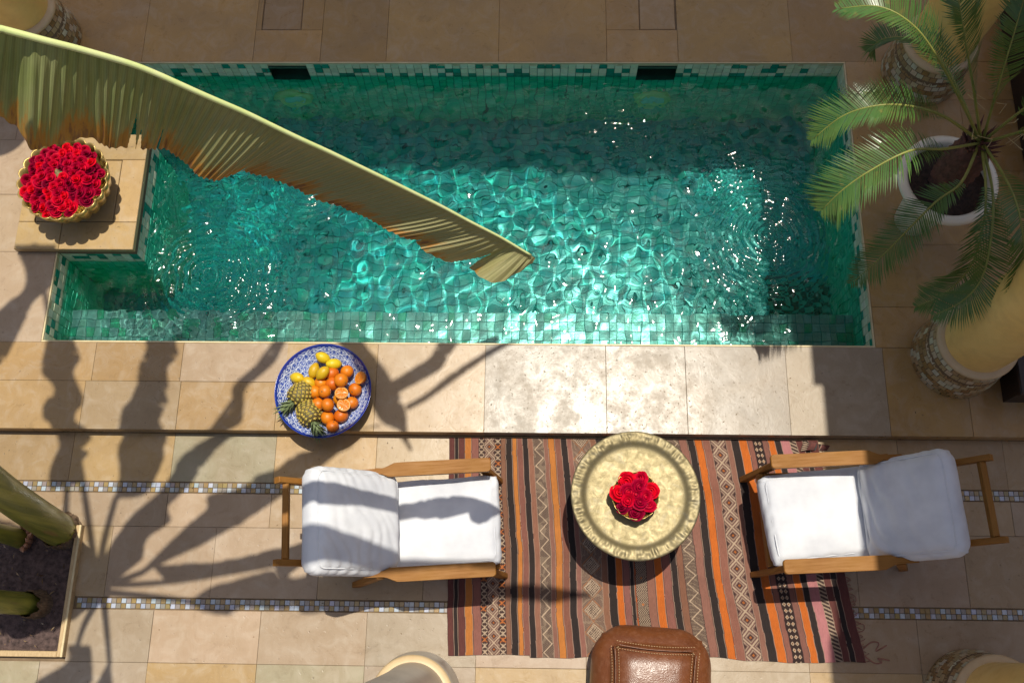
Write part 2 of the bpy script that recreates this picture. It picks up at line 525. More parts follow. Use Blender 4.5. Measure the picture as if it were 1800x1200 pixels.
wall_tiles((PX1, PY0, 0), (-1, 0, 0), (0, 1, 0), L, ZT, LEDGE_Z, "wall_tiles", "green glazed mosaic on the near pool wall")
wall_tiles((PX1, LEDGE_Y, 0), (-1, 0, 0), (0, 1, 0), L, LEDGE_Z - .008, POOL_Z, "wall_tiles", "green glazed mosaic on the riser of the bench ledge")
# floor
mb = MB(); nx = round(L / TS); sx = L / nx; ny = round((PY1 - LEDGE_Y) / TS); sy = (PY1 - LEDGE_Y) / ny
for i in range(nx):
    for j in range(ny):
        x = PX0 + (i + .5) * sx; y = LEDGE_Y + (j + .5) * sy
        if x < NOOK_X and PED_Y0 < y < PED_Y1: continue
        dark = ((i // 1 + j // 1) % 2 == 0) if rng.random() < .8 else rng.random() < .5
        c = jit(rng.choice(FL_D if dark else FL_L), .1)
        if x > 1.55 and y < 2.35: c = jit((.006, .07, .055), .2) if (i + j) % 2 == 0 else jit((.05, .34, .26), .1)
        tile_on(mb, (PX0, LEDGE_Y, POOL_Z), (1, 0, 0), (0, 1, 0), (0, 0, 1), i * sx, (i + 1) * sx, j * sy, (j + 1) * sy, c)
fl = mb.build("floor_tiles", M_TILE, basin, use_col=True); tag(fl, "dark and light teal checked mosaic on the pool floor", kind="stuff")
fl.cycles.is_caustics_receiver = True
# bench ledge: the three rows nearest the camera's view are single tiles
ny = 5; sy = (LEDGE_Y - PY0) / ny
rest = MB()
led = make_mesh("ledge_tile", [], [])
tb = MB(); tile_on(tb, (0, 0, 0), (1, 0, 0), (0, 1, 0), (0, 0, 1), -sx / 2, sx / 2, -sy / 2, sy / 2, (1, 1, 1))
led = make_mesh("ledge_tile", tb.v, tb.f, M_TILE_OBJ)
for i in range(nx):
    for j in range(ny):
        c = jit(rng.choice(PAL_LGREEN if rng.random() < .16 else PAL_LEDGE), .1)
        if j >= 2:
            o = obj("ledge_tile", led, basin, (PX0 + (i + .5) * sx, PY0 + (j + .5) * sy, LEDGE_Z + rng.uniform(-.001, .001)), (rng.uniform(-.02, .02), rng.uniform(-.02, .02), 0), c)
            o.cycles.is_caustics_receiver = True
        else:
            tile_on(rest, (PX0, PY0, LEDGE_Z), (1, 0, 0), (0, 1, 0), (0, 0, 1), i * sx, (i + 1) * sx, j * sy, (j + 1) * sy, c)
ro = rest.build("ledge_tiles_near_wall", M_TILE, basin, use_col=True); tag(ro, kind="stuff"); ro.cycles.is_caustics_receiver = True
# cream coping strip round the rim
cop = MB(); w = .011; z0, z1 = DECK - .03, DECK + .001
for a, b in (((PX0 - w, PY1 + .0005, z0), (PX1 + w, PY1 + w, z1)), ((PX1 + .0005, PY0 - w, z0), (PX1 + w, PY1, z1)), ((PX0 - w, PY0 - w, z0), (PX1, PY0 - .0005, z1 - .0015)),
             ((PX0 - w, PY0, z0), (PX0 - .0005, PED_Y0, z1 - .001)), ((PX0 - w, PED_Y1, z0), (PX0 - .0005, PY1, z1 - .001))):
    cop.box(a, b, .002)
cop.build("coping_strip", M_CREAM, basin)
# skimmer niches in the far wall
for a, b in SK:
    mb = MB(); d = .16
    mb.box((a, PY1 + .001, -0.135), (b, PY1 + d, -0.1245)); mb.box((a, PY1 + .001, 0.0285), (b, PY1 + d, .04))
    mb.box((a - .01, PY1 + .001, -0.135), (a, PY1 + d, .04)); mb.box((b, PY1 + .001, -0.135), (b + .01, PY1 + d, .04)); mb.box((a, PY1 + d, -.135), (b, PY1 + d + .01, .04))
    n = mb.build("skimmer_niche", simple("niche_green", (0.05, 0.13, 0.08), rough=.5), basin)

# ------------------------------------------------------------------ water
def wave(x, y):
    h = np.zeros_like(x)
    r = np.random.default_rng(11)
    for k in range(26):
        lam = 0.080 * (2.4 ** r.random()); a = r.random() * 2 * math.pi
        if r.random() < .45: a = r.normal(0, 0.45) + (0 if r.random() < .5 else math.pi)
        kx, ky = 2 * math.pi / lam * math.cos(a), 2 * math.pi / lam * math.sin(a)
        amp = 0.00060 * (lam / 0.14) ** 2
        h += amp * np.sin(kx * x + ky * y + r.random() * 6.28 + 0.9 * np.sin(x * r.uniform(1, 4) + y * r.uniform(1, 4) + r.random() * 6))
    h += .0022 * fbm(x, y, 41, 2, 2.6)
    rip = np.zeros_like(x)
    for k in range(16):
        lam = 0.024 + .022 * r.random(); a = r.random() * 2 * math.pi
        rip += 0.00014 * (lam / .035) ** 1.3 * np.sin(2 * math.pi / lam * (math.cos(a) * x + math.sin(a) * y) + r.random() * 6.28)
    calm = np.clip((x + 1.5) / .3, 0, 1) * np.clip((1.15 - x) / .2, 0, 1) * np.clip((2.95 - y) / .2, 0, 1)      # the middle of the pool lies calmer
    h += rip * (1 - .95 * calm) * np.clip(.35 + 2.4 * np.clip(fbm(x, y, 31, 2, 2.2), -.1, 1), .15, 2.2)
    for cx, cy, R, A, lam in ((-2.02, 2.14, 0.36, 0.0070, 0.060), (1.45, 2.42, 0.36, 0.0036, 0.046), (-1.45, 2.75, 0.22, 0.003, .05)):
        dx = x - cx; dy = y - cy; d = np.sqrt(dx * dx + dy * dy) + 1e-4; th = np.arctan2(dy, dx)
        w = np.exp(-(d / R) ** 2)
        wob = fbm(x, y, 3, 3, 9) * 2.2
        h += A * w * np.sin(2 * math.pi * d / lam + 2 * th * 0 + wob * 2) * 0.8
        h += A * w * fbm(x, y, int(cx * 10) % 7, 3, 16) * 1.3
    return h
gx = np.linspace(PX0 - .004, PX1 + .004, 900); gy = np.linspace(PY0 - .004, PY1 + .004, 350)
X, Y = np.meshgrid(gx, gy, indexing='ij')
Z = WATER + wave(X, Y)
cx = (X[:-1, :-1] + X[1:, 1:]) / 2; cyy = (Y[:-1, :-1] + Y[1:, 1:]) / 2
keep = ~((cx < NOOK_X - .02) & (cyy > PED_Y0 + .02) & (cyy < PED_Y1 - .02))
nv = len(gy); idx = np.arange(len(gx) * nv).reshape(len(gx), nv)
q = np.stack([idx[:-1, :-1], idx[1:, :-1], idx[1:, 1:], idx[:-1, 1:]], -1)[keep]
me = bpy.data.meshes.new("pool_water")
me.from_pydata(np.stack([X.ravel(), Y.ravel(), Z.ravel()], 1).tolist(), [], q.tolist())
me.polygons.foreach_set("use_smooth", [True] * len(me.polygons))
mw, nt, b = new_mat("water")
nt.nodes.remove(b)
refr = N(nt, 'BsdfRefraction', {'Color': (0.56, 0.99, 0.95, 1), 'Roughness': 0.0, 'IOR': 1.333})
glos = N(nt, 'BsdfGlossy', {'Color': (1, 1, 1, 1), 'Roughness': 0.04})
fres = N(nt, 'Fresnel', {'IOR': 1.333})
glass = N(nt, 'MixShader', {0: fres.outputs[0]}); nt.links.new(refr.outputs[0], glass.inputs[1]); nt.links.new(glos.outputs[0], glass.inputs[2])
clear = N(nt, 'BsdfTransparent', {'Color': (0.54, 0.98, 0.93, 1)})
msh = N(nt, 'MixShader', {0: 0.14}); nt.links.new(glass.outputs[0], msh.inputs[1]); nt.links.new(clear.outputs[0], msh.inputs[2])
nt.links.new(msh.outputs[0], nt.nodes['Material Output'].inputs['Surface'])
me.materials.append(mw)
water = obj("pool_water", me); tag(water, kind="structure")
water.cycles.is_caustics_caster = True

# ------------------------------------------------------------------ terrace slab that rings the opening overhead (its edge throws the big shade)
ter = MB(); za, zb = 4.35, 4.6
ter.box((-6.0, 4.30, za), (4.1, 5.15, zb))                       # far side
ter.box((1.905, 2.40, za), (4.1, 4.299, zb)); ter.box((1.955, 1.0, za), (4.1, 2.399, zb)); ter.box((1.90, -0.06, za), (4.1, .999, zb))   # palm side, with its offsets
to = ter.build("terrace_slab", M_PLASTER); tag(to, kind="structure")
# ------------------------------------------------------------------ unseen walls added to return warm light, kept low to let sky in
def wall(a, b, label):
    mb = MB(); mb.box(a, b); o = mb.build("bounce_wall", M_PLASTER); tag(o, label, "wall")
wall((-6.0, 6.6, DECK + .001), (5.2, 6.8, 1.5), "unseen ochre plaster wall added for bounce light beyond the far side of the pool")
wall((5.2, -3.0, DECK + .001), (5.4, 6.6, 1.5), "unseen ochre plaster wall added for bounce light behind the palm")
wall((-6.2, -3.0, 0.001), (-6.0, 6.6, 0.9), "unseen ochre plaster wall added for bounce light behind the planting bed")
wall((-6.0, -3.2, 0.001), (5.2, -3.0, 0.9), "unseen ochre plaster wall added for bounce light behind the leather pouf")

# ------------------------------------------------------------------ columns
COLT = [(0.30, 0.18, 0.06), (0.34, 0.22, 0.09), (0.45, 0.33, 0.17), (0.52, 0.44, 0.28), (0.56, 0.54, 0.38), (0.40, 0.29, 0.14)]
M_COLGREY = simple("grey_tadelakt", (0.40, 0.36, 0.30), (0.30, 0.27, 0.23), 0.35, 5, coords='w', bmp=0.2)
M_COLTILE = tile_material("column_tile", 0.32, 0.35)
def column(x, y, z0, h, label, mosaic=True, r=0.19, taper=.12):
    c = empty("column", (x, y, z0)); tag(c, label, "column", "columns round the courtyard")
    rb = r * 1.24; hb = 0.30
    mb = MB(); mb.lathe([(rb * .99, 0), (rb * 1.02, .03), (rb * 1.02, .12), (rb * .97, .22), (rb * .90, hb)], 48)
    mb.build("base_drum", M_COLTILE if False else (M_COLGREY if not mosaic else M_GROUT), c, smooth=True)
    if mosaic:
        tm = MB(); rows = 8; seg = 34
        def rad(zz):
            return rb * (1.03 - .13 * max(0, (zz - .10)) / .2) + .004
        for i in range(rows):
            za, zb = i * hb / rows + .001, (i + 1) * hb / rows - .001
            for k in range(seg):
                a0 = 2 * math.pi * (k + .03 + .5 * (i % 2)) / seg; a1 = 2 * math.pi * (k + .97 + .5 * (i % 2)) / seg
                ra, rbb = rad(za), rad(zb); cc = jit(COLT[(k + 2 * i + rng.choice((0, 0, 1, 3))) % 6], .12)
                v = [(q * math.cos(a), q * math.sin(a), zz) for (q, a, zz) in ((ra - .008, a0, za), (ra - .008, a1, za), (rbb - .008, a1, zb), (rbb - .008, a0, zb), (ra, a0 + .006, za + .002), (ra, a1 - .006, za + .002), (rbb, a1 - .006, zb - .002), (rbb, a0 + .006, zb - .002))]
                tm.add(v, [(4, 5, 6, 7), (0, 1, 5, 4), (1, 2, 6, 5), (2, 3, 7, 6), (3, 0, 4, 7)], cc)
        o = tm.build("mosaic_tiles", M_COLTILE, c, use_col=True); tag(o, kind="stuff")
    mb = MB(); mb.lathe([(rb * .90, hb), (rb * .945, hb + .008), (rb * .95, hb + .022), (rb * .90, hb + .034), (r, hb + .04)], 48)
    mb.build("base_ring", simple("column_ring", (0.60, 0.46, 0.26), (0.5, 0.36, 0.2), .5, 8, coords='w'), c, smooth=True)
    pr = []
    for k in range(25):
        t_ = k / 24; z = hb + .03 + t_ * (h - hb - .23)
        pr.append((r * (0.985 + (0.10 if taper < .3 else -.05) * math.sin(math.pi * min(1, t_ * 1.2)) - taper * t_ ** .7), z))
    mb = MB(); mb.lathe(pr, 56); mb.build("shaft", M_TADELAKT if mosaic else M_COLGREY, c, smooth=True)
    r2 = r * (1.0 - taper); mb = MB(); mb.lathe([(r2 * .9, h - .2), (r2 * 1.05, h - .19), (r2 * 1.05, h - .16), (r2 * .95, h - .15), (r2 * 1.3, h - .04), (r2 * 1.3, h - .001)], 40)
    mb.build("capital", M_TADELAKT, c, smooth=True)
column(2.425, 1.605, DECK, 4.26, "yellow column with mosaic base at the near right corner of the pool")
column(2.450, 3.500, DECK, 4.26, "yellow column with mosaic base behind the palm fronds")
column(-3.235, 3.74, DECK, 3.0, "yellow column at the far left, cropped behind the banana leaf")
column(-0.600, -0.275, 0.0, 4.35, "grey plaster column with cream ring beside the near edge of the rug", mosaic=False, r=0.18, taper=.50)
column(2.325, -0.245, 0.0, 4.35, "yellow column with mosaic base nearest the rug's right end")

# ------------------------------------------------------------------ pedestal between the pool nooks
ped = empty("pedestal", (-2.785, 2.6175, DECK)); tag(ped, "low square stone pedestal carrying the bowl heaped with roses", "pedestal")
px0, px1, py0, py1 = -3.143 + 2.785, -2.424 + 2.785, 2.231 - 2.6175, 3.004 - 2.6175
mb = MB(); mb.box((px0, py0, -.02), (px1, py1, .045), .002); mb.build("base", M_GROUT, ped)
PEDC = (0.46, 0.32, 0.14)
ix0, ix1, iy0, iy1 = -3.05 + 2.785, -2.565 + 2.785, 2.408 - 2.6175, 2.83 - 2.6175
for a, b in (((px0 - .004, py0 - .004), (0.0 - .09, iy0)), ((-.09, py0 - .004), (px1 + .004, iy0)), ((px0 - .004, iy1), (px1 + .004, py1 + .004)), ((px0 - .004, iy0), (ix0, iy1)), ((ix1, iy0), (px1 + .004, iy1))):
    mb = MB(); mb.box((a[0] + .001, a[1] + .001, .02), (b[0] - .001, b[1] - .001, .06 + rng.uniform(-.0005, .0005)), .003)
    mb.build("top_slab", M_SLAB, ped, color=jit(PEDC))
mb = MB(); mb.box((ix0 + .004, iy0 + .004, .02), (ix1 - .004, iy1 - .004, .0575), .003); mb.build("inset_tile", M_SLAB, ped, color=jit(PEDC, .03))

# ------------------------------------------------------------------ lamps in the far pool wall
M_LRIM = simple("lamp_rim", (0.92, 0.88, 0.32), (0.80, 0.80, 0.28), .4); M_LENS = simple("lamp_lens", (0.45, 0.92, 0.90), (0.6, 0.95, 0.9), .1)
for lx, lab in ((-1.66, "round pool lamp in the far wall next to the banana leaf"), (0.80, "round pool lamp in the far wall, clear of the leaf")):
    l = empty("underwater_lamp", (lx, PY1, -0.44)); tag(l, lab, "pool lamp", "lamps in the pool wall")
    R90 = Matrix.Rotation(math.pi / 2, 4, 'X')
    mb = MB(); mb.lathe([(.078, .002), (.085, .024), (.115, .030), (.130, .020), (.133, .0)], 40, M=R90); mb.build("rim", M_LRIM, l, smooth=True)
    mb = MB(); mb.lathe([(.078, .014), (.05, .02), (.02, .023), (.0, .024)], 32, M=R90); mb.build("lens", M_LENS, l, smooth=True)

# ------------------------------------------------------------------ planting bed
bed = empty("planting_bed", (-3.2, 0.25, 0)); tag(bed, "sunken soil bed with thin timber edging at the lower left", "planting bed")
def soil_mesh():
    nx_, ny_ = 90, 60
    xs = np.linspace(-3.9, PL_X - .03, nx_); ys_ = np.linspace(PL_Y0 + .03, PL_Y1 - .02, ny_)
    X, Y = np.meshgrid(xs, ys_, indexing='ij'); Z = 0.012 + .014 * fbm(X, Y, 2, 4, 7) + .008 * fbm(X, Y, 5, 2, 45)
    return make_mesh("soil", np.stack([X.ravel() + 3.2, Y.ravel() - .25, Z.ravel()], 1), grid_faces(nx_, ny_), simple("soil", (0.12, 0.078, 0.068), (0.03, 0.018, 0.016), .95, 40, bmp=.8, bscale=140, bdist=.01), True)
obj("soil", soil_mesh(), bed)
M_EDGE = simple("edging_timber", (0.50, 0.36, 0.19), (0.36, 0.25, 0.12), .6, 30, stretch=(6, 1, 1), bmp=.2)
for a, b in (((PL_X - .032, PL_Y0, -.05), (PL_X + .002, PL_Y1, .038)), ((-3.95, PL_Y0 - .001, -.05), (PL_X - .033, PL_Y0 + .03, .036)), ((-3.95, PL_Y1 - .03, -.05), (PL_X - .033, PL_Y1 + .001, .036))):
    mb = MB(); mb.box(tuple(np.array(a) - (-3.2, .25, 0)), tuple(np.array(b) - (-3.2, .25, 0)), .003); mb.build("edging_board", M_EDGE, bed)
    if a[0] == PL_X - .032:
        mb = MB(); mb.box((PL_X - .010 + 3.2, PL_Y0 - .25, .0385), (PL_X + .0015 + 3.2, PL_Y1 - .25, .0425), .001); mb.build("edging_lip", M_CREAM, bed)

# ------------------------------------------------------------------ banana plants
def leaf_material(name, g1, g2, midc, edge=True):
    m, nt, b = new_mat(name)
    uv = N(nt, 'UVMap').outputs[0]
    sep = N(nt, 'SeparateXYZ', {0: uv})
    u, v = sep.outputs[0], sep.outputs[1]
    p = wpos(nt)
    vein = N(nt, 'Math', {0: N(nt, 'Math', {0: u, 1: 471.2}, operation='MULTIPLY').outputs[0]}, operation='SINE').outputs[0]
    vein2 = N(nt, 'Math', {0: N(nt, 'Math', {0: u, 1: 1885.0}, operation='MULTIPLY').outputs[0]}, operation='SINE').outputs[0]
    c = mix(nt, mapr(nt, noise(nt, p, 6, 3), .3, .7, 0, 1), g1, g2)
    c = mix(nt, mapr(nt, vein, -.1, .9, 0, .6), c, mix(nt, .6, c, (0.07, 0.075, 0.02)))
    c = mix(nt, mapr(nt, noise(nt, N(nt, 'CombineXYZ', {0: N(nt, 'Math', {0: u, 1: 26.0}, operation='MULTIPLY').outputs[0], 1: v, 2: 0.0}).outputs[0], 1.0, 4, .7), .42, .62, 0, .5), c, mix(nt, .6, c, (0.50, 0.46, 0.26)))
    c = mix(nt, mapr(nt, u, .18, .45, 0, .55), c, (0.43, 0.365, 0.19))
    c = mix(nt, mapr(nt, vein2, 0, 1, 0, .22), c, (0.07, 0.08, 0.02))
    if edge:
        st = N(nt, 'Combine' + 'XYZ', {0: N(nt, 'Math', {0: u, 1: 60.0}, operation='MULTIPLY').outputs[0], 1: N(nt, 'Math', {0: v, 1: 1.2}, operation='MULTIPLY').outputs[0], 2: 0.0}).outputs[0]
        nn = noise(nt, st, 1.6, 5, .65)
        e = N(nt, 'Math', {0: N(nt, 'Math', {0: v, 1: mapr(nt, u, .86, .95, 0, .30)}, operation='SUBTRACT').outputs[0], 1: mapr(nt, nn, .3, .75, -.38, .3)}, operation='ADD').outputs[0]
        c = mix(nt, mapr(nt, e, .62, .84, 0, .9), c, (0.50, 0.22, 0.035))
        c = mix(nt, mapr(nt, e, .90, 1.0, 0, 1), c, (0.24, 0.10, 0.045))
    nt.links.new(c, b.inputs['Base Color'])
    b.inputs['Roughness'].default_value = .42
    b.inputs['Specular IOR Level'].default_value = .35
    h = N(nt, 'Math', {0: vein, 1: N(nt, 'Math', {0: vein2, 1: .3}, operation='MULTIPLY').outputs[0]}, operation='ADD').outputs[0]
    bump(nt, b, h, .35, .004)
    tr = N(nt, 'BsdfTranslucent', {'Color': mix(nt, .4, c, (0.45, 0.42, 0.06))})
    ms = N(nt, 'MixShader', {0: .32}); nt.links.new(b.outputs[0], ms.inputs[1]); nt.links.new(tr.outputs[0], ms.inputs[2])
    nt.links.new(ms.outputs[0], nt.nodes['Material Output'].inputs['Surface'])
    return m
M_LEAF = leaf_material("banana_leaf", (0.37, 0.41, 0.16), (0.26, 0.32, 0.10), None)
M_MIDRIB = simple("banana_midrib", (0.55, 0.64, 0.24), (0.62, 0.66, 0.32), .35, 20, spec=.5)
def stem_material():
    m, nt, b = new_mat("banana_stem")
    n1 = noise(nt, opos(nt, (26, 26, 1.2)), 1.0, 4, .6, .4); n2 = noise(nt, opos(nt, (9, 9, 2.5)), 1.0, 5, .65, .8)
    c = mix(nt, mapr(nt, n1, .35, .65, 0, 1), (0.28, 0.28, 0.045), (0.12, 0.14, 0.02))
    c = mix(nt, mapr(nt, n2, .54, .66, 0, .8), c, (0.22, 0.12, 0.045)); c = mix(nt, mapr(nt, n2, .30, .40, .6, 0), c, (0.40, 0.38, 0.14))
    nt.links.new(c, b.inputs['Base Color']); nt.links.new(mapr(nt, n2, .3, .7, .22, .5), b.inputs['Roughness'])
    bump(nt, b, n1, .5, .01); return m
M_STEM = stem_material()
M_FIBRE = simple("fibrous_sheath", (0.24, 0.16, 0.09), (0.09, 0.055, 0.03), .9, 28, stretch=(3, 3, .5), bmp=1.0, bdist=.01)

def blade_mesh(name, A, B, us, mat, nv=10, bulge=0.02, pleat=0.0018, tears=(), pleat_f=58.0, v0=0.0):
    """ruled blade between midrib points A[i] and margin points B[i]"""
    A = np.array(A); B = np.array(B); n = len(A)
    v = np.linspace(v0, 1, nv)
    T = np.gradient(A, axis=0); T /= np.linalg.norm(T, axis=1)[:, None] + 1e-9
    D = B - A
    Nn = np.cross(T, D); Nn /= np.linalg.norm(Nn, axis=1)[:, None] + 1e-9
    Nn[Nn[:, 2] < 0] *= -1
    P = A[:, None, :] + D[:, None, :] * v[None, :, None]
    off = bulge * np.sin(np.pi * v)[None, :] * (np.linalg.norm(D, axis=1) / .25)[:, None] + pleat * np.sin(us * pleat_f * 2 * np.pi)[:, None] * np.minimum(1, v * 4)[None, :]
    P = P + Nn[:, None, :] * off[..., None]
    vi = (v[:-1] + v[1:]) / 2; ui = (us[:-1] + us[1:]) / 2
    keep = np.ones((n - 1, nv - 1), bool)
    for uc, vv, w in tears:
        keep &= ~(np.abs(ui - uc)[:, None] < w * np.maximum(0, vi - vv)[None, :] / (1 - vv))
    idx = np.arange(n * nv).reshape(n, nv)
    q = np.stack([idx[:-1, :-1], idx[1:, :-1], idx[1:, 1:], idx[:-1, 1:]], -1)[keep]
    me = make_mesh(name, P.reshape(-1, 3), q.tolist(), mat, True)
    uvl = me.uv_layers.new(name="UVMap")
    UV = np.stack([np.repeat(us, nv), np.tile(v, n)], 1)
    li = np.empty(len(me.loops), np.int32); me.loops.foreach_get("vertex_index", li)
    uvl.data.foreach_set("uv", UV[li].astype(np.float32).ravel())
    return me

def resample(pts, n):
    pts = np.array(pts, float)
    # Catmull-Rom through the points
    P = np.vstack([2 * pts[0] - pts[1], pts, 2 * pts[-1] - pts[-2]])
    ts = np.linspace(0, len(pts) - 1 - 1e-6, n); out = []
    for t_ in ts:
        i = int(t_); f = t_ - i; p0, p1, p2, p3 = P[i], P[i + 1], P[i + 2], P[i + 3]
        out.append(.5 * ((2 * p1) + (-p0 + p2) * f + (2 * p0 - 5 * p1 + 4 * p2 - p3) * f * f + (-p0 + 3 * p1 - 3 * p2 + p3) * f ** 3))
    return np.array(out)

def stem(parent, pts, rads, name="trunk", mat=None, seg=28):
    P = resample(pts, 26); R = np.interp(np.linspace(0, 1, 26), np.linspace(0, 1, len(rads)), rads)
    mb = MB(); mb.tube(P, list(R), seg); return mb.build(name, mat or M_STEM, parent, smooth=True)

def collar(parent, c, r, h, seed):
    n, m_ = 72, 14; vs = []
    for i in range(n):
        a = 2 * math.pi * i / n
        for j in range(m_):
            t_ = j / (m_ - 1)
            rr = r * (1.30 - .28 * t_ + .018 * math.sin(a * 31 + seed + 5 * t_) + .16 * float(fbm(np.array(a * 5), np.array(t_ * 5 + seed), seed, 2)))
            vs.append((c[0] + rr * math.cos(a), c[1] + rr * math.sin(a), c[2] + h * t_ * (1 + .12 * math.sin(a * 7 + seed))))
    return obj("fibrous_collar", make_mesh("fibrous_collar", vs, grid_faces(n, m_, True), M_FIBRE, True), parent)

plant = empty("banana_plant", (-2.64, 0.57, 0.0)); tag(plant, "tall banana plant whose long leaf hangs over the pool", "banana plant", "banana plants in the bed")
off = Vector((2.64, -0.57, 0))
def rel(p): return tuple(Vector(p) + off)
CROWN = (-2.17, 1.04, 3.45)
stem(plant, [rel((-2.66, .56, -.02)), rel((-2.55, .67, .9)), rel((-2.36, .86, 2.2)), rel(CROWN)], [.092, .080, .075, .065])
collar(plant, rel((-2.655, .565, -.02)), .086, .11, 3)

MID = [(-1.122,1.209,3.720),(-1.084,1.210,3.700),(-1.065,1.209,3.689),(-1.028,1.211,3.665),(-1.000,1.215,3.646),(-0.967,1.217,3.623),(-0.963,1.216,3.619),(-0.916,1.223,3.582),(-0.867,1.223,3.541),(-0.807,1.217,3.487),(-0.756,1.214,3.439),(-0.703,1.214,3.387),(-0.648,1.209,3.331),(-0.590,1.204,3.273),(-0.530,1.203,3.210),(-0.468,1.199,3.144),(-0.402,1.195,3.075),(-0.333,1.190,3.002),(-0.260,1.184,2.926),(-0.198,1.174,2.863),(-0.151,1.169,2.814),(-0.118,1.166,2.780),(-0.085,1.161,2.746),(-0.059,1.155,2.720),(-0.042,1.151,2.703),(-0.025,1.147,2.685),(-0.007,1.144,2.668),(0.011,1.140,2.650)]
LOW = [(-1.248,1.159,3.495),(-1.191,1.131,3.480),(-1.151,1.072,3.494),(-1.125,1.091,3.465),(-1.096,1.119,3.436),(-1.055,1.151,3.403),(-1.042,1.130,3.404),(-1.013,1.128,3.382),(-0.965,1.150,3.336),(-0.927,1.173,3.292),(-0.893,1.162,3.264),(-0.852,1.136,3.237),(-0.813,1.132,3.206),(-0.768,1.184,3.153),(-0.719,1.189,3.110),(-0.655,1.184,3.054),(-0.592,1.168,3.010),(-0.523,1.165,2.952),(-0.451,1.156,2.896),(-0.388,1.128,2.863),(-0.337,1.135,2.799),(-0.309,1.113,2.780),(-0.260,1.113,2.701),(-0.190,1.128,2.610),(-0.169,1.071,2.678),(-0.112,1.055,2.655),(-0.068,1.085,2.648),(0.002,1.138,2.635)]
def dense(pts, n):
    pts = np.array(pts); s = np.r_[0, np.cumsum(np.linalg.norm(np.diff(np.array(MID), axis=0), axis=1))]; s /= s[-1]
    tt = np.linspace(0, 1, n)
    return np.stack([np.interp(tt, s, pts[:, k]) for k in range(3)], 1), tt
def smooth1(P, k):
    ker = np.ones(k) / k; Q = P.copy()
    for c_ in range(3):
        Q[:, c_] = np.convolve(np.pad(P[:, c_], k // 2, mode='edge'), ker, 'valid')[:len(P)]
    return Q
# the stalk part runs back to the crown, out of frame
n_ = 1150
A, us = dense(MID, n_); B, _ = dense(LOW, n_)
A = smooth1(A, 61); B = smooth1(B, 17)
B = B + (B - A) * (0.05 + 0.06 * fbm(us * 26, us * 0, 4, 3))[:, None]
back = resample([CROWN, (-2.02, 1.08, 3.70), (-1.70, 1.14, 3.86), (-1.42, 1.18, 3.84), tuple(A[0])], 40)
Ab = back[17:-1]; wb = np.linspace(.35, 1, len(Ab))[:, None]
Bb = Ab + (B[0] - A[0]) * wb + np.array([0, 0, 0])
Afull = np.vstack([Ab, A]); Bfull = np.vstack([Bb, B]); uf = np.r_[np.linspace(-.55, -.002, len(Ab)), us]
off3 = np.array(off)
leaf = obj("leaf", blade_mesh("leaf", Afull + off3, Bfull + off3, uf, M_LEAF, 16, .006, .0030, [(.185, .55, .006), (.195, .72, .004), (.235, .60, .003), (.925, .35, .008), (.845, .80, .006), (.60, .88, .003), (.44, .88, .003)], pleat_f=75.0), plant)
leaf["label"] = "long banana leaf with browned torn margin hanging over the pool"
# far half of the same blade hangs behind the midrib
Bn = Afull + np.stack([-.10 * np.ones(len(Afull)), .022 + .012 * np.sin(uf * 9), -.22 * np.clip(1.02 - uf ** 6, .05, 1) * np.ones(len(Afull))], 1) * (1 + .12 * fbm(uf * 30, uf * 0, 9, 2))[:, None]
Bn[:, 0] = np.minimum(Bn[:, 0], Afull[:, 0])
obj("far_blade", blade_mesh("far_blade", Afull + off3, Bn + off3, uf, M_LEAF, 8, .0, .0015), leaf)
rr = np.r_[np.linspace(.022, .0082, len(back)), np.linspace(.008, .0035, len(A) // 12)]
mp = np.vstack([back, A[::12][:len(A) // 12]]) + off3 + np.array([0, -.003, .009])
mb = MB(); mb.tube(mp, list(rr[:len(mp)]), 10); mb.build("midrib", M_MIDRIB, leaf, smooth=True)

# the other leaves of the two crowns; each is laid out by the outline of the shadow it throws on the floor
SH_A = [((-2.766, 0.805), (-2.576, 0.841)), ((-2.789, 0.89), (-2.623, 0.926)), ((-2.771, 0.993), (-2.576, 1.012)), ((-2.756, 1.062), (-2.607, 1.046)), ((-2.786, 1.14), (-2.568, 1.112)), ((-2.836, 1.187), (-2.647, 1.18)), ((-2.841, 1.266), (-2.611, 1.285)), ((-2.794, 1.354), (-2.626, 1.329)), ((-2.878, 1.442), (-2.684, 1.426)), ((-2.896, 1.496), (-2.693, 1.479)), ((-2.893, 1.586), (-2.669, 1.551)), ((-2.893, 1.64), (-2.716, 1.633)), ((-2.888, 1.714), (-2.746, 1.715)), ((-2.861, 1.825), (-2.808, 1.825))]
SH_B = [((-2.388, 0.756), (-2.371, 0.753)), ((-2.38, 0.843), (-2.219, 0.778)), ((-2.384, 0.928), (-2.151, 0.913)), ((-2.404, 1.013), (-2.134, 0.982)), ((-2.397, 1.083), (-2.136, 1.068)), ((-2.383, 1.131), (-2.126, 1.116)), ((-2.38, 1.235), (-2.152, 1.185)), ((-2.345, 1.287), (-2.12, 1.272)), ((-2.314, 1.376), (-2.137, 1.342)), ((-2.317, 1.464), (-2.124, 1.377)), ((-2.309, 1.536), (-2.146, 1.484)), ((-2.284, 1.609), (-2.094, 1.556)), ((-2.296, 1.636), (-2.112, 1.637)), ((-2.28, 1.718), (-2.122, 1.719)), ((-2.242, 1.829), (-2.136, 1.83)), ((-2.196, 1.885), (-2.178, 1.885))]
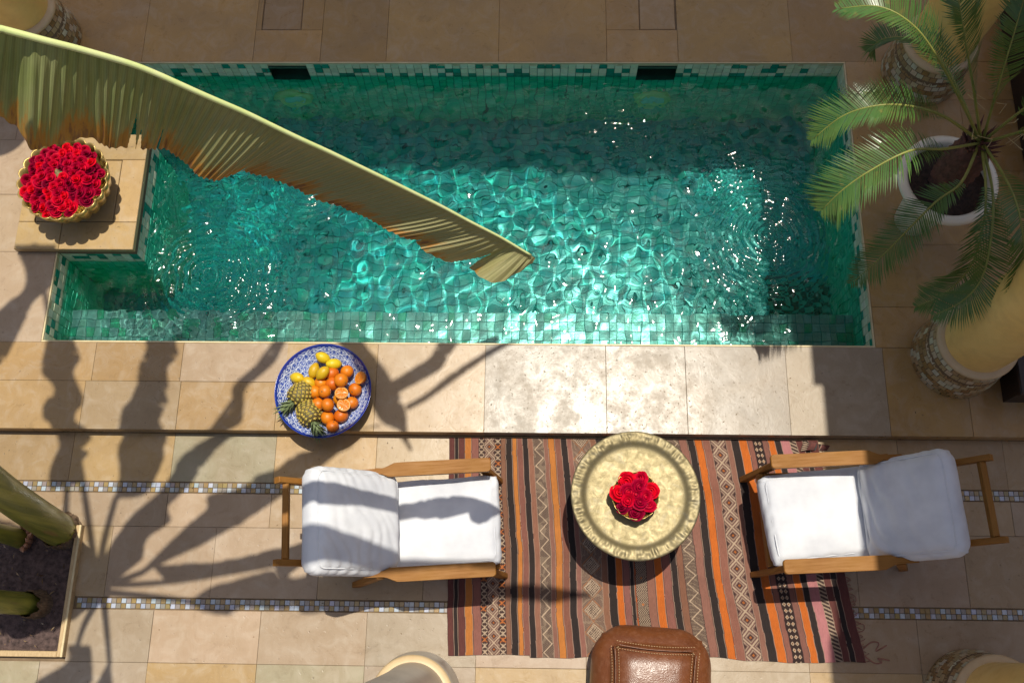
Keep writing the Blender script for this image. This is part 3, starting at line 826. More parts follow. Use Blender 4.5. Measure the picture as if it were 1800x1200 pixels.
SH_C = [((-2.435, 0.35), (-2.313, 0.303)), ((-2.379, 0.479), (-2.188, 0.417)), ((-2.3, 0.627), (-2.169, 0.53)), ((-2.241, 0.694), (-2.048, 0.63)), ((-2.151, 0.778), (-2.067, 0.712)), ((-2.066, 0.914), (-1.955, 0.839)), ((-2.055, 0.965), (-1.885, 0.967)), ((-1.98, 1.052), (-1.787, 1.088)), ((-1.848, 1.136), (-1.681, 1.163)), ((-1.74, 1.24), (-1.674, 1.258)), ((-1.753, 1.371), (-1.675, 1.363)), ((-1.661, 1.478), (-1.605, 1.434)), ((-1.548, 1.569), (-1.518, 1.524)), ((-1.52, 1.641), (-1.468, 1.642)), ((-1.45, 1.742), (-1.423, 1.724))]
SH_D = [((-2.179, 0.353), (-2.169, 0.34)), ((-2.086, 0.466), (-1.991, 0.435)), ((-1.946, 0.615), (-1.849, 0.502)), ((-1.855, 0.698), (-1.74, 0.568)), ((-1.847, 0.782), (-1.598, 0.651)), ((-1.715, 0.808), (-1.441, 0.769)), ((-1.618, 0.851), (-1.347, 0.854)), ((-1.588, 0.894), (-1.267, 0.905)), ((-1.473, 0.937), (-1.219, 0.94)), ((-1.361, 1.024), (-1.123, 1.026)), ((-1.194, 1.06), (-1.057, 1.061)), ((-1.061, 1.113), (-0.993, 1.122)), ((-0.886, 1.162), (-0.869, 1.153))]
SH_E = [((-1.278, 1.76), (-1.057, 1.727)), ((-1.134, 1.621), (-0.965, 1.604)), ((-1.059, 1.5), (-0.876, 1.501)), ((-0.984, 1.363), (-0.785, 1.348)), ((-0.91, 1.219), (-0.734, 1.231)), ((-0.858, 1.163), (-0.723, 1.141)), ((-0.78, 1.132), (-0.719, 1.103)), ((-0.738, 1.086), (-0.697, 1.066)), ((-0.71, 1.046), (-0.7, 1.04))]
SH_F = [((-0.856, 1.436), (-0.785, 1.334)), ((-0.822, 1.422), (-0.769, 1.355)), ((-0.726, 1.485), (-0.673, 1.41)), ((-0.613, 1.562), (-0.544, 1.493)), ((-0.572, 1.642), (-0.449, 1.643)), ((-0.469, 1.766), (-0.301, 1.732)), ((-0.203, 1.875), (-0.169, 1.857))]
SH_G = [((-0.742, 1.274), (-0.728, 1.241)), ((-0.621, 1.349), (-0.6, 1.316)), ((-0.493, 1.459), (-0.459, 1.425)), ((-0.33, 1.574), (-0.29, 1.55)), ((-0.215, 1.645), (-0.139, 1.645)), ((-0.033, 1.734), (0.001, 1.716))]
SH_H = [((-1.881, 0.206), (-1.895, 0.182)), ((-1.775, 0.278), (-1.792, 0.137)), ((-1.647, 0.312), (-1.677, 0.123)), ((-1.52, 0.353), (-1.583, 0.163)), ((-1.439, 0.37), (-1.388, 0.158)), ((-1.321, 0.331), (-1.291, 0.167)), ((-1.224, 0.348), (-1.24, 0.136)), ((-1.057, 0.34), (-1.045, 0.17)), ((-0.802, 0.319), (-0.765, 0.198)), ((-0.487, 0.308), (-0.484, 0.226)), ((-0.204, 0.302), (-0.202, 0.229)), ((-0.016, 0.31), (0.001, 0.22)), ((0.094, 0.3), (0.125, 0.209)), ((0.204, 0.28), (0.234, 0.235)), ((0.322, 0.26), (0.334, 0.245))]
SH_I = [((-2.522, -0.042), (-2.434, -0.044)), ((-2.529, -0.058), (-2.4, -0.056)), ((-2.526, -0.133), (-2.376, -0.162)), ((-2.677, -0.241), (-2.373, -0.236)), ((-2.63, -0.329), (-2.467, -0.356))]
SH_J = [((-2.296, -0.13), (-2.279, -0.133)), ((-2.33, -0.206), (-2.27, -0.175)), ((-2.345, -0.266), (-2.249, -0.265)), ((-2.29, -0.369), (-2.258, -0.368))]
SH_K = [((-3.165, 2.224), (-2.901, 2.226)), ((-3.087, 2.075), (-2.911, 2.003)), ((-3.085, 1.965), (-3.004, 1.893)), ((-3.159, 1.892), (-3.052, 1.73)), ((-3.26, 1.783), (-3.141, 1.501)), ((-3.337, 1.64), (-3.277, 1.5))]

def leaf_up(p, z): return np.array([p[0] + SUN[0] * z, p[1] + SUN[1] * z, z])
def crown_leaf(parent, offv, pairs, zs, seed, petiole=None, pz=None):
    """a blade with a midrib between two margins; petiole: shadow points from the crown to the blade's foot"""
    o3 = np.array(offv); n = max(90, 14 * len(pairs))
    Lm = resample([(a[0], a[1], 0) for a, b in pairs], n)[:, :2]; Rm = resample([(b[0], b[1], 0) for a, b in pairs], n)[:, :2]
    tt = np.linspace(0, 1, n); z = np.interp(tt, np.linspace(0, 1, len(zs)), zs)
    Md = (Lm + Rm) / 2; hw = np.linalg.norm(Lm - Rm, axis=1) / 2
    up = lambda Q, zz: np.stack([Q[:, 0] + SUN[0] * zz, Q[:, 1] + SUN[1] * zz, zz], 1)
    Pm = up(Md, z); lf = None
    for s_, E_ in ((1, Lm), (-1, Rm)):
        E2 = Md + (E_ - Md) * (1 + .07 * fbm(tt * 45, tt * 0 + s_, seed, 2))[:, None]
        B_ = up(E2, z - hw * .45)
        me = blade_mesh("leaf", Pm + o3, B_ + o3, tt, M_LEAF, 6, .01, .002, [(rng.uniform(.2, .95), rng.uniform(.5, .8), rng.uniform(.003, .008)) for _ in range(3)])
        if lf is None: lf = obj("leaf", me, parent)
        else: obj("far_blade", me, lf)
    mr = list(Pm[::4])
    if petiole:
        pp = resample([leaf_up(p, zz) for p, zz in zip(petiole, pz)], 16); mr = list(pp[:-1]) + mr
    mb = MB(); mb.tube(np.array(mr) + o3, list(np.linspace(.022 if petiole else .012, .004, len(mr))), 6); mb.build("midrib", M_MIDRIB, lf, smooth=True)
C0 = (-2.418, 0.286)
def mid(pr): return ((pr[0][0] + pr[1][0]) / 2, (pr[0][1] + pr[1][1]) / 2)
crown_leaf(plant, off, SH_A, [4.0, 4.15, 3.95], 1, [C0, (-2.62, .55), mid(SH_A[0])], [3.45, 3.85, 4.0])
crown_leaf(plant, off, SH_B, [4.0, 4.25, 4.0], 2, [C0, (-2.41, .52), mid(SH_B[0])], [3.45, 3.8, 4.0])
crown_leaf(plant, off, SH_C, [3.6, 4.1, 4.25, 4.0], 3, [C0, mid(SH_C[0])], [3.45, 3.6])
crown_leaf(plant, off, SH_D, [3.75, 4.15, 4.25, 4.05], 4, [C0, (-2.30, .30), mid(SH_D[0])], [3.45, 3.6, 3.75])
crown_leaf(plant, off, SH_E, [4.5, 4.4, 4.2, 4.0], 5, [C0, (-2.12, .70), (-1.90, 1.02), (-1.70, 1.35), (-1.50, 1.68), (-1.35, 1.80), mid(SH_E[0])], [3.45, 4.0, 4.3, 4.5, 4.55, 4.55, 4.5])
crown_leaf(plant, off, SH_F, [4.25, 4.3, 4.2, 4.0], 6)
crown_leaf(plant, off, SH_G, [4.2, 4.25, 4.1], 7)
crown_leaf(plant, off, SH_K, [4.2, 4.1, 3.8], 8, [C0, (-2.60, .9), (-2.90, 1.8), mid(SH_K[0])], [3.45, 4.2, 4.5, 4.2])

plant2 = empty("banana_plant", (-2.72, 0.165, 0.0)); tag(plant2, "shorter banana plant with brown fibrous foot in the bed's corner", "banana plant", "banana plants in the bed")
off2 = Vector((2.72, -0.165, 0)); CR2 = tuple(leaf_up((-2.378, .239), 2.9))
stem(plant2, [tuple(Vector((-2.74, .165, -.02)) + off2), tuple(Vector((-2.78, .20, .7)) + off2), tuple(Vector((-2.60, .45, 1.8)) + off2), tuple(Vector(CR2) + off2)], [.062, .056, .054, .05], seg=20)
collar(plant2, tuple(Vector((-2.725, .165, -.02)) + off2), .064, .15, 8)
C2 = (-2.378, .239)
crown_leaf(plant2, off2, SH_H, [4.0, 4.4, 4.5, 4.2], 11, [C2, (-2.10, .218), mid(SH_H[0])], [2.9, 3.6, 4.0])
crown_leaf(plant2, off2, SH_I, [3.5, 3.6, 3.4], 12, [C2, (-2.45, .08), mid(SH_I[0])], [2.9, 3.3, 3.5])
crown_leaf(plant2, off2, SH_J, [3.6, 3.6, 3.4], 13, [C2, (-2.33, .05), mid(SH_J[0])], [2.9, 3.3, 3.6])
def bed_leaf(parent, offv, path, zs, w, seed):
    pts = np.array(path); n = len(pts); d = np.gradient(pts, axis=0); nn = np.stack([-d[:, 1], d[:, 0]], 1); nn /= np.linalg.norm(nn, axis=1)[:, None]
    e = np.array([.15] + [1.0] * (n - 2) + [.1])[:, None] * w
    crown_leaf(parent, offv, [(tuple(a), tuple(b)) for a, b in zip(pts + nn * e, pts - nn * e)], zs, seed)
bed_leaf(plant, off, [C0, (-2.60, .33), (-2.85, .42), (-3.15, .50), (-3.45, .55)], [3.45, 3.8, 4.0, 3.8, 3.6], .15, 9)
bed_leaf(plant2, off2, [C2, (-2.60, .20), (-2.82, .17), (-3.1, .12), (-3.4, .05)], [2.9, 3.4, 3.5, 3.4, 3.2], .15, 14)

plant3 = empty("banana_shoot", (-2.88, 0.52, 0.0)); tag(plant3, "young banana shoot with pinkish sheaths beside the thick trunk", "banana shoot")
stem(plant3, [(0.0, 0, -.02), (-.02, .02, .35), (-.06, .06, 1.0)], [.055, .045, .02], name="trunk", seg=16)
M_PSH = simple("pink_sheath", (0.50, 0.26, 0.18), (0.32, 0.16, 0.08), .6, 10, stretch=(5, 5, 1))
for k in range(7):
    a = -.9 + k * .35; mb = MB()
    mb.tube([(0.05 * math.cos(a), .05 * math.sin(a), -.01), (.075 * math.cos(a), .075 * math.sin(a), .07), (.11 * math.cos(a + .1), .11 * math.sin(a + .1), .11 + .03 * (k % 3))], [.022, .014, .002], 6)
    mb.build("sheath", M_PSH, plant3, smooth=True)
# ------------------------------------------------------------------ potted cycad palm
pot = empty("plant_pot", (2.275, 2.46, DECK)); tag(pot, "large cream round pot under the palm fronds", "pot")
M_POT = simple("cream_glaze", (0.84, 0.78, 0.64), (0.76, 0.69, 0.54), .35, 6, bmp=.15)
mb = MB(); mb.lathe([(.09, 0), (.105, .02), (.125, .2), (.165, .36), (.21, .45), (.235, .5)], 56, cap=False); mb.build("body", M_POT, pot, smooth=True)
mb = MB(); mb.lathe([(.235, .5), (.262, .51), (.272, .53), (.270, .55), (.255, .561), (.235, .562), (.222, .555), (.218, .52), (.217, .47)], 64, cap=False); mb.build("rim", M_POT, pot, smooth=True)
def psoil():
    v = [(0, 0, .505)]; f = []
    for i in range(1, 9):
        for k in range(40):
            a = 2 * math.pi * k / 40; r = .218 * i / 8
            v.append((r * math.cos(a), r * math.sin(a), .50 + .012 * float(fbm(np.array(r * 60 * math.cos(a)), np.array(r * 60 * math.sin(a)), 3, 2))))
    for k in range(40): f.append((0, 1 + k, 1 + (k + 1) % 40))
    for i in range(7):
        for k in range(40):
            a = 1 + i * 40; j = (k + 1) % 40; f.append((a + k, a + 40 + k, a + 40 + j, a + j))
    return make_mesh("soil", v, f, simple("pot_soil", (0.06, 0.035, 0.025), (0.02, .013, .01), .95, 50, bmp=.9, bscale=120), True)
obj("soil", psoil(), pot)

palm = empty("cycad_palm", (2.262, 2.455, 0.58)); tag(palm, "cycad palm with long arching feather fronds in the cream pot", "palm")
po = Vector((-2.262, -2.455, -0.58))
def trunk_mesh():
    n, m_ = 40, 16; vs = []
    for i in range(n):
        a = 2 * math.pi * i / n
        for j in range(m_):
            t_ = j / (m_ - 1)
            rr = (.075 + .025 * math.sin(math.pi * t_)) * (1 + .14 * math.sin(a * 8 + (j % 2) * math.pi)) * (1 if t_ < .9 else .55)
            vs.append((rr * math.cos(a), rr * math.sin(a), t_ * .46))
    vs.append((0, 0, .47)); f = grid_faces(n, m_, True)
    for i in range(n): f.append((i * m_ + m_ - 1, ((i + 1) % n) * m_ + m_ - 1, n * m_))
    return make_mesh("trunk", vs, f, simple("cycad_trunk", (0.17, 0.075, 0.05), (0.06, 0.03, 0.02), .9, 25, bmp=.8), True)
obj("trunk", trunk_mesh(), palm)
mb = MB()
for k in range(60):                                       # bristly scales in the crown
    a = rng.uniform(0, 6.28); r = rng.uniform(0, .07); L_ = rng.uniform(.05, .11)
    b_ = Vector((r * math.cos(a), r * math.sin(a), .44)); d = Vector((math.cos(a) * .7, math.sin(a) * .7, 1)).normalized()
    mb.tube([b_, b_ + d * L_ * .5, b_ + d * L_], [.010, .007, .001], 5)
mb.build("crown_scales", simple("crown_scale", (0.20, 0.09, 0.075), (0.09, 0.04, 0.035), .9, 30), palm)
def frond_material():
    m, nt, b = new_mat("frond_green")
    p = wpos(nt)
    c = mix(nt, mapr(nt, noise(nt, p, 5, 3), .3, .7, 0, 1), (0.050, 0.135, 0.030), (0.09, 0.165, 0.035))
    c = mix(nt, mapr(nt, noise(nt, p, 30, 2), .6, .75, 0, .6), c, (0.24, 0.20, 0.05))
    nt.links.new(c, b.inputs['Base Color']); b.inputs['Roughness'].default_value = .33
    tr = N(nt, 'BsdfTranslucent', {'Color': (0.16, 0.24, 0.03, 1)}); ms = N(nt, 'MixShader', {0: .22})
    nt.links.new(b.outputs[0], ms.inputs[1]); nt.links.new(tr.outputs[0], ms.inputs[2]); nt.links.new(ms.outputs[0], nt.nodes['Material Output'].inputs['Surface'])
    return m
M_FROND = frond_material(); M_RACHIS = simple("frond_rachis", (0.25, 0.27, 0.06), (0.2, 0.2, 0.04), .5, 20)
def frond(path, leaflet=.115, npair=100, seed=0, bare=.20, vee=.30):
    P = resample([tuple(Vector(p) + po) for p in path], 90)
    r = random.Random(seed)
    mb = MB(); mb.tube(P[::3], list(np.linspace(.0085, .0018, 30)), 6); ra = mb.build("frond", M_RACHIS, palm, smooth=True)
    T = np.gradient(P, axis=0); T /= np.linalg.norm(T, axis=1)[:, None]
    side = np.cross(T, np.array([0, 0, 1.0])); side /= np.linalg.norm(side, axis=1)[:, None]; up = np.cross(side, T)
    vs, fs = [], []
    for k in range(npair):
        t_ = bare + (1 - bare) * (k + .5) / npair; i = min(89, int(t_ * 89))
        env = min(1, (t_ - bare) / .28 + .22) * min(1, (1.0 - t_) / .22 + .22)
        for s_ in (1, -1):
            if r.random() < .05: continue
            L_ = leaflet * env * r.uniform(.80, 1.10); sw = .35 + .45 * t_
            d = (side[i] * s_ * (1 - sw * .35) + T[i] * sw * .75 + up[i] * vee * r.uniform(.75, 1.2)); d /= np.linalg.norm(d)
            wv = np.cross(d, up[i]); wv /= np.linalg.norm(wv) + 1e-9; wd = .0037
            p0 = P[i] + T[i] * r.uniform(-.002, .002); p1 = p0 + d * L_ * .55; p2 = p0 + d * L_ - up[i] * L_ * (.05 + .05 * r.random()); b0 = len(vs)
            vs += [p0 - wv * wd * .7, p0 + wv * wd * .7, p1 + wv * wd, p1 - wv * wd, p2, p1 + up[i] * .0012]
            fs += [(b0, b0 + 1, b0 + 2, b0 + 3), (b0 + 3, b0 + 2, b0 + 4)]
    lo = obj("leaflets", make_mesh("leaflets", vs, fs, M_FROND), ra); lo["kind"] = "stuff"
FPATH = [(2.253, 2.438, 1.05), (2.092, 2.181, 1.15), (1.977, 2.098, 1.1), (1.881, 2.01, 0.92), (1.816, 1.952, 0.72), (1.731, 1.892, 0.5)]
HPATH = [(2.269, 2.432, 1.05), (2.18, 2.126, 1.2), (2.189, 1.961, 1.1), (2.196, 1.833, 0.9), (2.143, 1.77, 0.7), (2.065, 1.762, 0.5)]
FR = {
'a': [(2.262, 2.464, 1.05), (1.908, 2.365, 1.45), (1.69, 2.328, 1.6), (1.53, 2.318, 1.62), (1.398, 2.305, 1.55), (1.288, 2.253, 1.42)],
'b': [(2.255, 2.451, 1.05), (1.911, 2.224, 1.4), (1.687, 2.131, 1.55), (1.519, 2.058, 1.5), (1.41, 1.998, 1.42), (1.342, 1.948, 1.3)],
'c': [(2.263, 2.474, 1.05), (1.972, 2.41, 1.5), (1.749, 2.436, 1.8), (1.59, 2.501, 1.95), (1.444, 2.572, 1.98), (1.289, 2.621, 1.9)],
'd': [(2.269, 2.474, 1.05), (2.063, 2.502, 1.45), (1.929, 2.548, 1.7), (1.849, 2.617, 1.85), (1.793, 2.744, 1.95)],
'e': [(2.281, 2.474, 1.05), (2.181, 2.533, 1.45), (2.16, 2.667, 1.7), (2.182, 2.802, 1.8)],
'f': FPATH,
'h': HPATH,
'i': [(2.275, 2.432, 1.05), (2.209, 2.096, 1.2), (2.168, 1.857, 1.2), (2.17, 1.713, 1.05), (2.13, 1.65, 0.9), (2.047, 1.626, 0.75)],
'j': [(2.281, 2.438, 1.05), (2.222, 2.135, 1.3), (2.235, 1.934, 1.35), (2.282, 1.749, 1.25), (2.308, 1.607, 1.1)],
'k': [(2.29, 2.458, 1.05), (2.40, 2.36, 1.35), (2.60, 2.25, 1.45), (2.80, 2.15, 1.35)],
'l': [(2.286, 2.471, 1.05), (2.42, 2.52, 1.4), (2.62, 2.60, 1.6), (2.85, 2.70, 1.6)],
'm': [(2.253, 2.48, 1.05), (2.127, 2.628, 1.2), (2.043, 2.859, 1.2), (1.957, 3.037, 1.1), (1.851, 3.1, 1.0), (1.818, 3.091, 0.9)],
}
for k, (key, p) in enumerate(FR.items()): frond(p, seed=k + 1, leaflet=.175 if key in 'b' else .15)
mb = MB()                                                 # dry curled strands caught in the crown
for k in range(9):
    a = rng.uniform(0, 6.28); p0 = Vector((.16 * math.cos(a), .16 * math.sin(a), .62 + rng.uniform(-.05, .12)))
    mb.tube([p0, p0 + Vector((rng.uniform(-.05, .05), rng.uniform(-.05, .05), .01)), p0 + Vector((rng.uniform(-.09, .09), rng.uniform(-.09, .09), -.02))], [.0018, .0022, .001], 5)
mb.build("dry_strand", simple("dry_strand", (0.55, 0.42, 0.2), rough=.8), palm)["kind"] = "stuff"

# ------------------------------------------------------------------ dark furniture at the right margin
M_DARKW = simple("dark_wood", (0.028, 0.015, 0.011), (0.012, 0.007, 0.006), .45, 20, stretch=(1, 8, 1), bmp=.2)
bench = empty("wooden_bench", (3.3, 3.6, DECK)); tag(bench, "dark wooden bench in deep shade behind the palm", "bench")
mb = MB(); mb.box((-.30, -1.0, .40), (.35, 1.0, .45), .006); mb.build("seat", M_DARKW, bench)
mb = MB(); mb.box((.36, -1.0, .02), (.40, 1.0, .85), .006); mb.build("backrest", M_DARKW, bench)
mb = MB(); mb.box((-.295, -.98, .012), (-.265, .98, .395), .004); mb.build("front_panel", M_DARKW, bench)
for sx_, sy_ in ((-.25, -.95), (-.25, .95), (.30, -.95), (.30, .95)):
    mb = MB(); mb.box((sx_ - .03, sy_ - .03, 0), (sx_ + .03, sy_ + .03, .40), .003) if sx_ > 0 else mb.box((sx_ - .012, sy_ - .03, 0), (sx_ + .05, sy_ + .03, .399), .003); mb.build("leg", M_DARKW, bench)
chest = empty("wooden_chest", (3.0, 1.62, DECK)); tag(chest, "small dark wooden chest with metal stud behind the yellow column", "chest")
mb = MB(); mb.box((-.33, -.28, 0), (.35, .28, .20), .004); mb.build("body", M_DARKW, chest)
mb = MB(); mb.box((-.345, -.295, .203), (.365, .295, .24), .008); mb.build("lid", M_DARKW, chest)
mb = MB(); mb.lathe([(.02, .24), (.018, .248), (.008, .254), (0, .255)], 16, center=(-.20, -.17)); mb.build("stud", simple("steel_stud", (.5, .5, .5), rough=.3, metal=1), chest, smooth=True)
# ------------------------------------------------------------------ rug
def rug_colors(S, T):
    """S 0..1 across, T metres along the stripes"""
    B = [0.0, 0.0151, 0.0262, 0.0427, 0.0619, 0.0826, 0.0963, 0.1266, 0.1417, 0.1554, 0.1733, 0.1857, 0.2021, 0.2159, 0.2309, 0.2584, 0.2707, 0.2885, 0.3064, 0.3228, 0.3365, 0.3872, 0.4036, 0.4227, 0.4405, 0.4583, 0.4692, 0.4733, 0.4993, 0.5198, 0.5403, 0.5621, 0.5798, 0.5976, 0.6289, 0.6508, 0.6712, 0.6916, 0.7134, 0.7529, 0.7678, 0.7882, 0.8114, 0.8263, 0.8508, 0.8671, 0.8861, 0.901, 0.9268, 0.9431, 0.962, 0.9756, 1.0]
    K = "r k r o u X D Y u k o u k u Z u o u k u G u k o u k t V u o u k u Z u k o u D u k o u s u o k p y r k r".split()
    C = {'r': (.12, .042, .036), 'k': (.030, .022, .020), 'u': (.225, .100, .070), 'o': (.44, .145, .03), 'p': (.42, .17, .17), 't': (.45, .10, .02)}
    tan = np.array((.42, .31, .215)); dk = np.array((.055, .032, .028)); orr = np.array((.42, .13, .035)); br = np.array((.16, .085, .07))
    out = np.zeros(S.shape + (3,))
    W_ = 2.24
    for i, k in enumerate(K):
        a, b = B[i], B[i + 1]
        m = (S >= a) & (S < b) if i < len(K) - 1 else (S >= a)
        if not m.any(): continue
        s = (S[m] - a) / (b - a); t = T[m]; w = (b - a) * W_; x = s * w - w / 2
        if k in C:
            c = np.array(C[k])[None, :] * np.ones((len(s), 1))
            if k == 'o': c = c * (np.array([1, 1.12, 1.3]) if a < .4 else np.array([1.12, .86, .7]))
            if k == 'u': c = c * (1 + .10 * math.sin(i * 2.1)) * np.array([1, 1 + .08 * math.sin(i), 1 + .1 * math.cos(i * 1.3)])
            edge = (np.minimum(s, 1 - s) * w < .0028)
            c[edge] = np.array((.33, .22, .16)) if i % 2 else np.array((.05, .03, .03))
        elif k in 'XY':
            p = .032; tt = (t / p) % 1 - .5; xx = x / w
            on = (np.abs(np.abs(tt) - np.abs(xx) * .85) < .10) | ((np.abs(xx) < .06) & (np.abs(tt) < .35))
            c = np.where(on[:, None], tan, dk); hot = (np.floor(t / p) % (3 if k == 'Y' else 5) == 0)
            c = np.where((on & hot)[:, None], orr, c)
        elif k == 'D':
            p = w * 1.02; tt = np.abs((t / p) % 1 - .5) * 2; xx = np.abs(x) / w * 2; d = np.abs(tt + xx - 1.0)
            e = np.abs((tt - .5)) + np.abs(xx - .5)
            c = np.where((d < .13)[:, None], tan, br)
            d2 = tt + xx
            c = np.where(((d2 < .36) | (d2 > 1.64))[:, None], dk, c)
            c = np.where(((d2 < .2))[:, None], orr * .8, c)
            c = np.where((np.abs(d2 - .58) < .07)[:, None] | (np.abs(d2 - 1.42) < .07)[:, None], tan * .8, c)
            c = np.where((xx > .93)[:, None], dk, c)
        elif k == 'Z':
            p = .092; tri = np.abs((t / p) % 1 - .5) * 2; q = x / w + .5 - (.12 + .76 * tri)
            line = np.abs(q) < .055
            f = np.abs((q * w / .0085) % 1 - .5) < .22
            c = np.where(line[:, None], tan, np.where(f[:, None], tan * .62, dk * 1.3))
        elif k == 'V':
            q = (x + np.abs((t / .055) % 1 - .5) * .05) / .011
            c = np.where((np.abs(q % 1 - .5) < .24)[:, None], tan * .85, dk)
            c = np.where((np.abs(t % .14 - .07) + np.abs(x) < .008)[:, None], orr, c)
        elif k == 'G':
            p = .118; tt = np.abs((t / p) % 1 - .5) * 2; xx = np.abs(x) / w * 2; d2 = tt + xx
            gx_ = (x + t) / .014; gy_ = (x - t) / .014
            cell = ((gx_ % 1 > .3) & (gy_ % 1 > .3))
            c = np.where((d2 < .72)[:, None], np.where(cell[:, None], dk * 1.2, tan), np.where((np.abs((d2 * 7) % 1 - .5) < .2)[:, None], tan * .7, br * .7))
            c = np.where((np.abs(d2 - .78) < .05)[:, None], tan, c); c = np.where((np.abs(d2 - 1.0) < .035)[:, None], orr * .7, c)
        elif k == 's':
            p = .034; tt = (t / p) % 1 - .5; side = np.where((np.floor(t / p) % 2) == 0, 1, -1) * .0
            xx = np.abs(np.abs(x / w) - .22); d = np.abs(tt) + xx * 2
            c = np.where(((d < .36) & (d > .16))[:, None], tan, np.where((d <= .12)[:, None], orr, dk * .6))
        else:
            q = np.abs((t / .022 + s * .8) % 1 - .5)
            c = np.where((q < .2)[:, None], tan * .85, dk)
        out[m] = c
    return out
nx_, ny_ = 780, 430
s1 = np.linspace(0, 1, nx_); t1 = np.linspace(0, 1, ny_)
S, T = np.meshgrid(s1, t1, indexing='ij')
yb = -0.066 + 0.010 * fbm(S * 14, S * 0, 3, 2) - .012 * (S > .2) * np.sin(S * 9); yt = 1.128 - 0.010 * np.abs(fbm(S * 10, S * 0, 6, 2))
Yr = yb + (yt - yb) * T
xl = -0.452 - .030 * T + .006 * fbm(T * 9, T * 0, 1, 2); xr = 1.788 - .172 * T ** 1.05 - .01 * np.sin(T * 6) + .004 * fbm(T * 30, T * 0, 2, 2)
wob = .0035 * fbm(S * 6, T * 3, 8, 2) + .0012 * fbm(S * 20, T * 18, 9, 2)
Sc = np.clip(S + wob * np.clip(np.minimum(S, 1 - S) * 20, 0, 1), 0, 1)
Xr = xl + (xr - xl) * S + .006 * fbm(S * 3 + 7, T * 4, 12, 1) * np.clip(np.minimum(S, 1 - S) * 10, 0, 1)
Zr = .0075 + .0035 * np.clip(fbm(S * 7, T * 3, 5, 3), 0, 1) + .0025 * np.clip(fbm(S * 25, T * 3, 15, 2), 0, 1)
corner = np.clip((S - .955) / .045, 0, 1) * np.clip((T - .93) / .07, 0, 1)
Zr = Zr + .035 * corner
colr = rug_colors(Sc, Yr)
colr *= .78 * (1 + .16 * fbm(Xr * 3, Yr * 9, 21, 4) + .10 * fbm(Xr * 300, Yr * 60, 22, 1))[..., None]
def rug_mat():
    m, nt, b = new_mat("kilim_wool")
    col = N(nt, 'Attribute', attribute_name='col').outputs['Color']
    nt.links.new(col, b.inputs['Base Color']); b.inputs['Roughness'].default_value = .92; b.inputs['Specular IOR Level'].default_value = .15
    b.inputs['Sheen Weight'].default_value = .15
    w1 = noise(nt, wpos(nt, (400, 90, 1)), 1.0, 2); bump(nt, b, w1, .5, .003)
    return m
M_RUG = rug_mat()
rug = empty("kilim_rug", (0.65, 0.53, 0)); tag(rug, "striped kilim rug in orange, mauve and black below the pool step", "rug")
me = make_mesh("woven_field", np.stack([Xr.ravel() - .65, Yr.ravel() - .53, Zr.ravel()], 1), grid_faces(nx_, ny_), M_RUG, True, vcols=np.clip(colr.reshape(-1, 3), 0, 1))
obj("woven_field", me, rug)
sk = MB()
for i in range(0, nx_ - 1, 3):
    for j in (0, ny_ - 1):
        k2 = min(nx_ - 1, i + 3); a = (Xr[i, j] - .65, Yr[i, j] - .53); b_ = (Xr[k2, j] - .65, Yr[k2, j] - .53)
        sk.add([(a[0], a[1], .0005), (b_[0], b_[1], .0005), (b_[0], b_[1], Zr[k2, j]), (a[0], a[1], Zr[i, j])], [(0, 1, 2, 3)])
for j in range(0, ny_ - 1, 3):
    for i in (0, nx_ - 1):
        k2 = min(ny_ - 1, j + 3); a = (Xr[i, j] - .65, Yr[i, j] - .53); b_ = (Xr[i, k2] - .65, Yr[i, k2] - .53)
        sk.add([(a[0], a[1], .0005), (b_[0], b_[1], .0005), (b_[0], b_[1], Zr[i, k2]), (a[0], a[1], Zr[i, j])], [(0, 1, 2, 3)])
sk.build("selvedge", simple("selvedge_wool", (.10, .045, .04), rough=.95), rug)
fr = MB()
for k in range(70):
    t_ = (k + rng.random()) / 70; j = int(t_ * (ny_ - 1)); x0, y0 = Xr[-1, j] - .65, Yr[-1, j] - .53
    L_ = rng.uniform(.012, .03); a = rng.uniform(-.7, .7)
    fr.tube([(x0 - .003, y0, .007), (x0 + L_ * .5, y0 + a * L_ * .4, .007), (x0 + L_, y0 + a * L_, .002)], [.0022, .002, .0012], 5)
for k, (t_, sg) in enumerate(((.06, 1), (.03, -1), (.13, 1), (.30, -1), (.52, 1), (.60, 1))):
    j = int(t_ * (ny_ - 1)); x0, y0 = Xr[-1, j] - .65, Yr[-1, j] - .53
    if k < 2: pts = [(x0, y0, .006), (x0 + .05, y0 + .05 * sg * .7, .005), (x0 + .09, y0 + .03 * sg, .004), (x0 + .07, y0 - .01, .004), (x0 + .13, y0 + .02 * sg, .004)]
    else: pts = [(x0, y0, .006), (x0 + .03, y0 + .012 * sg, .005), (x0 + .035, y0 + .04 * sg, .004), (x0 + .012, y0 + .045 * sg, .004)]
    P = resample(pts, 16); fr.tube(P, [.0032 if k < 2 else .002] * 16, 6)
fro = fr.build("fringe", simple("fringe_wool", (.33, .15, .11), (.2, .08, .06), .95, 30), rug, smooth=True); fro["kind"] = "stuff"
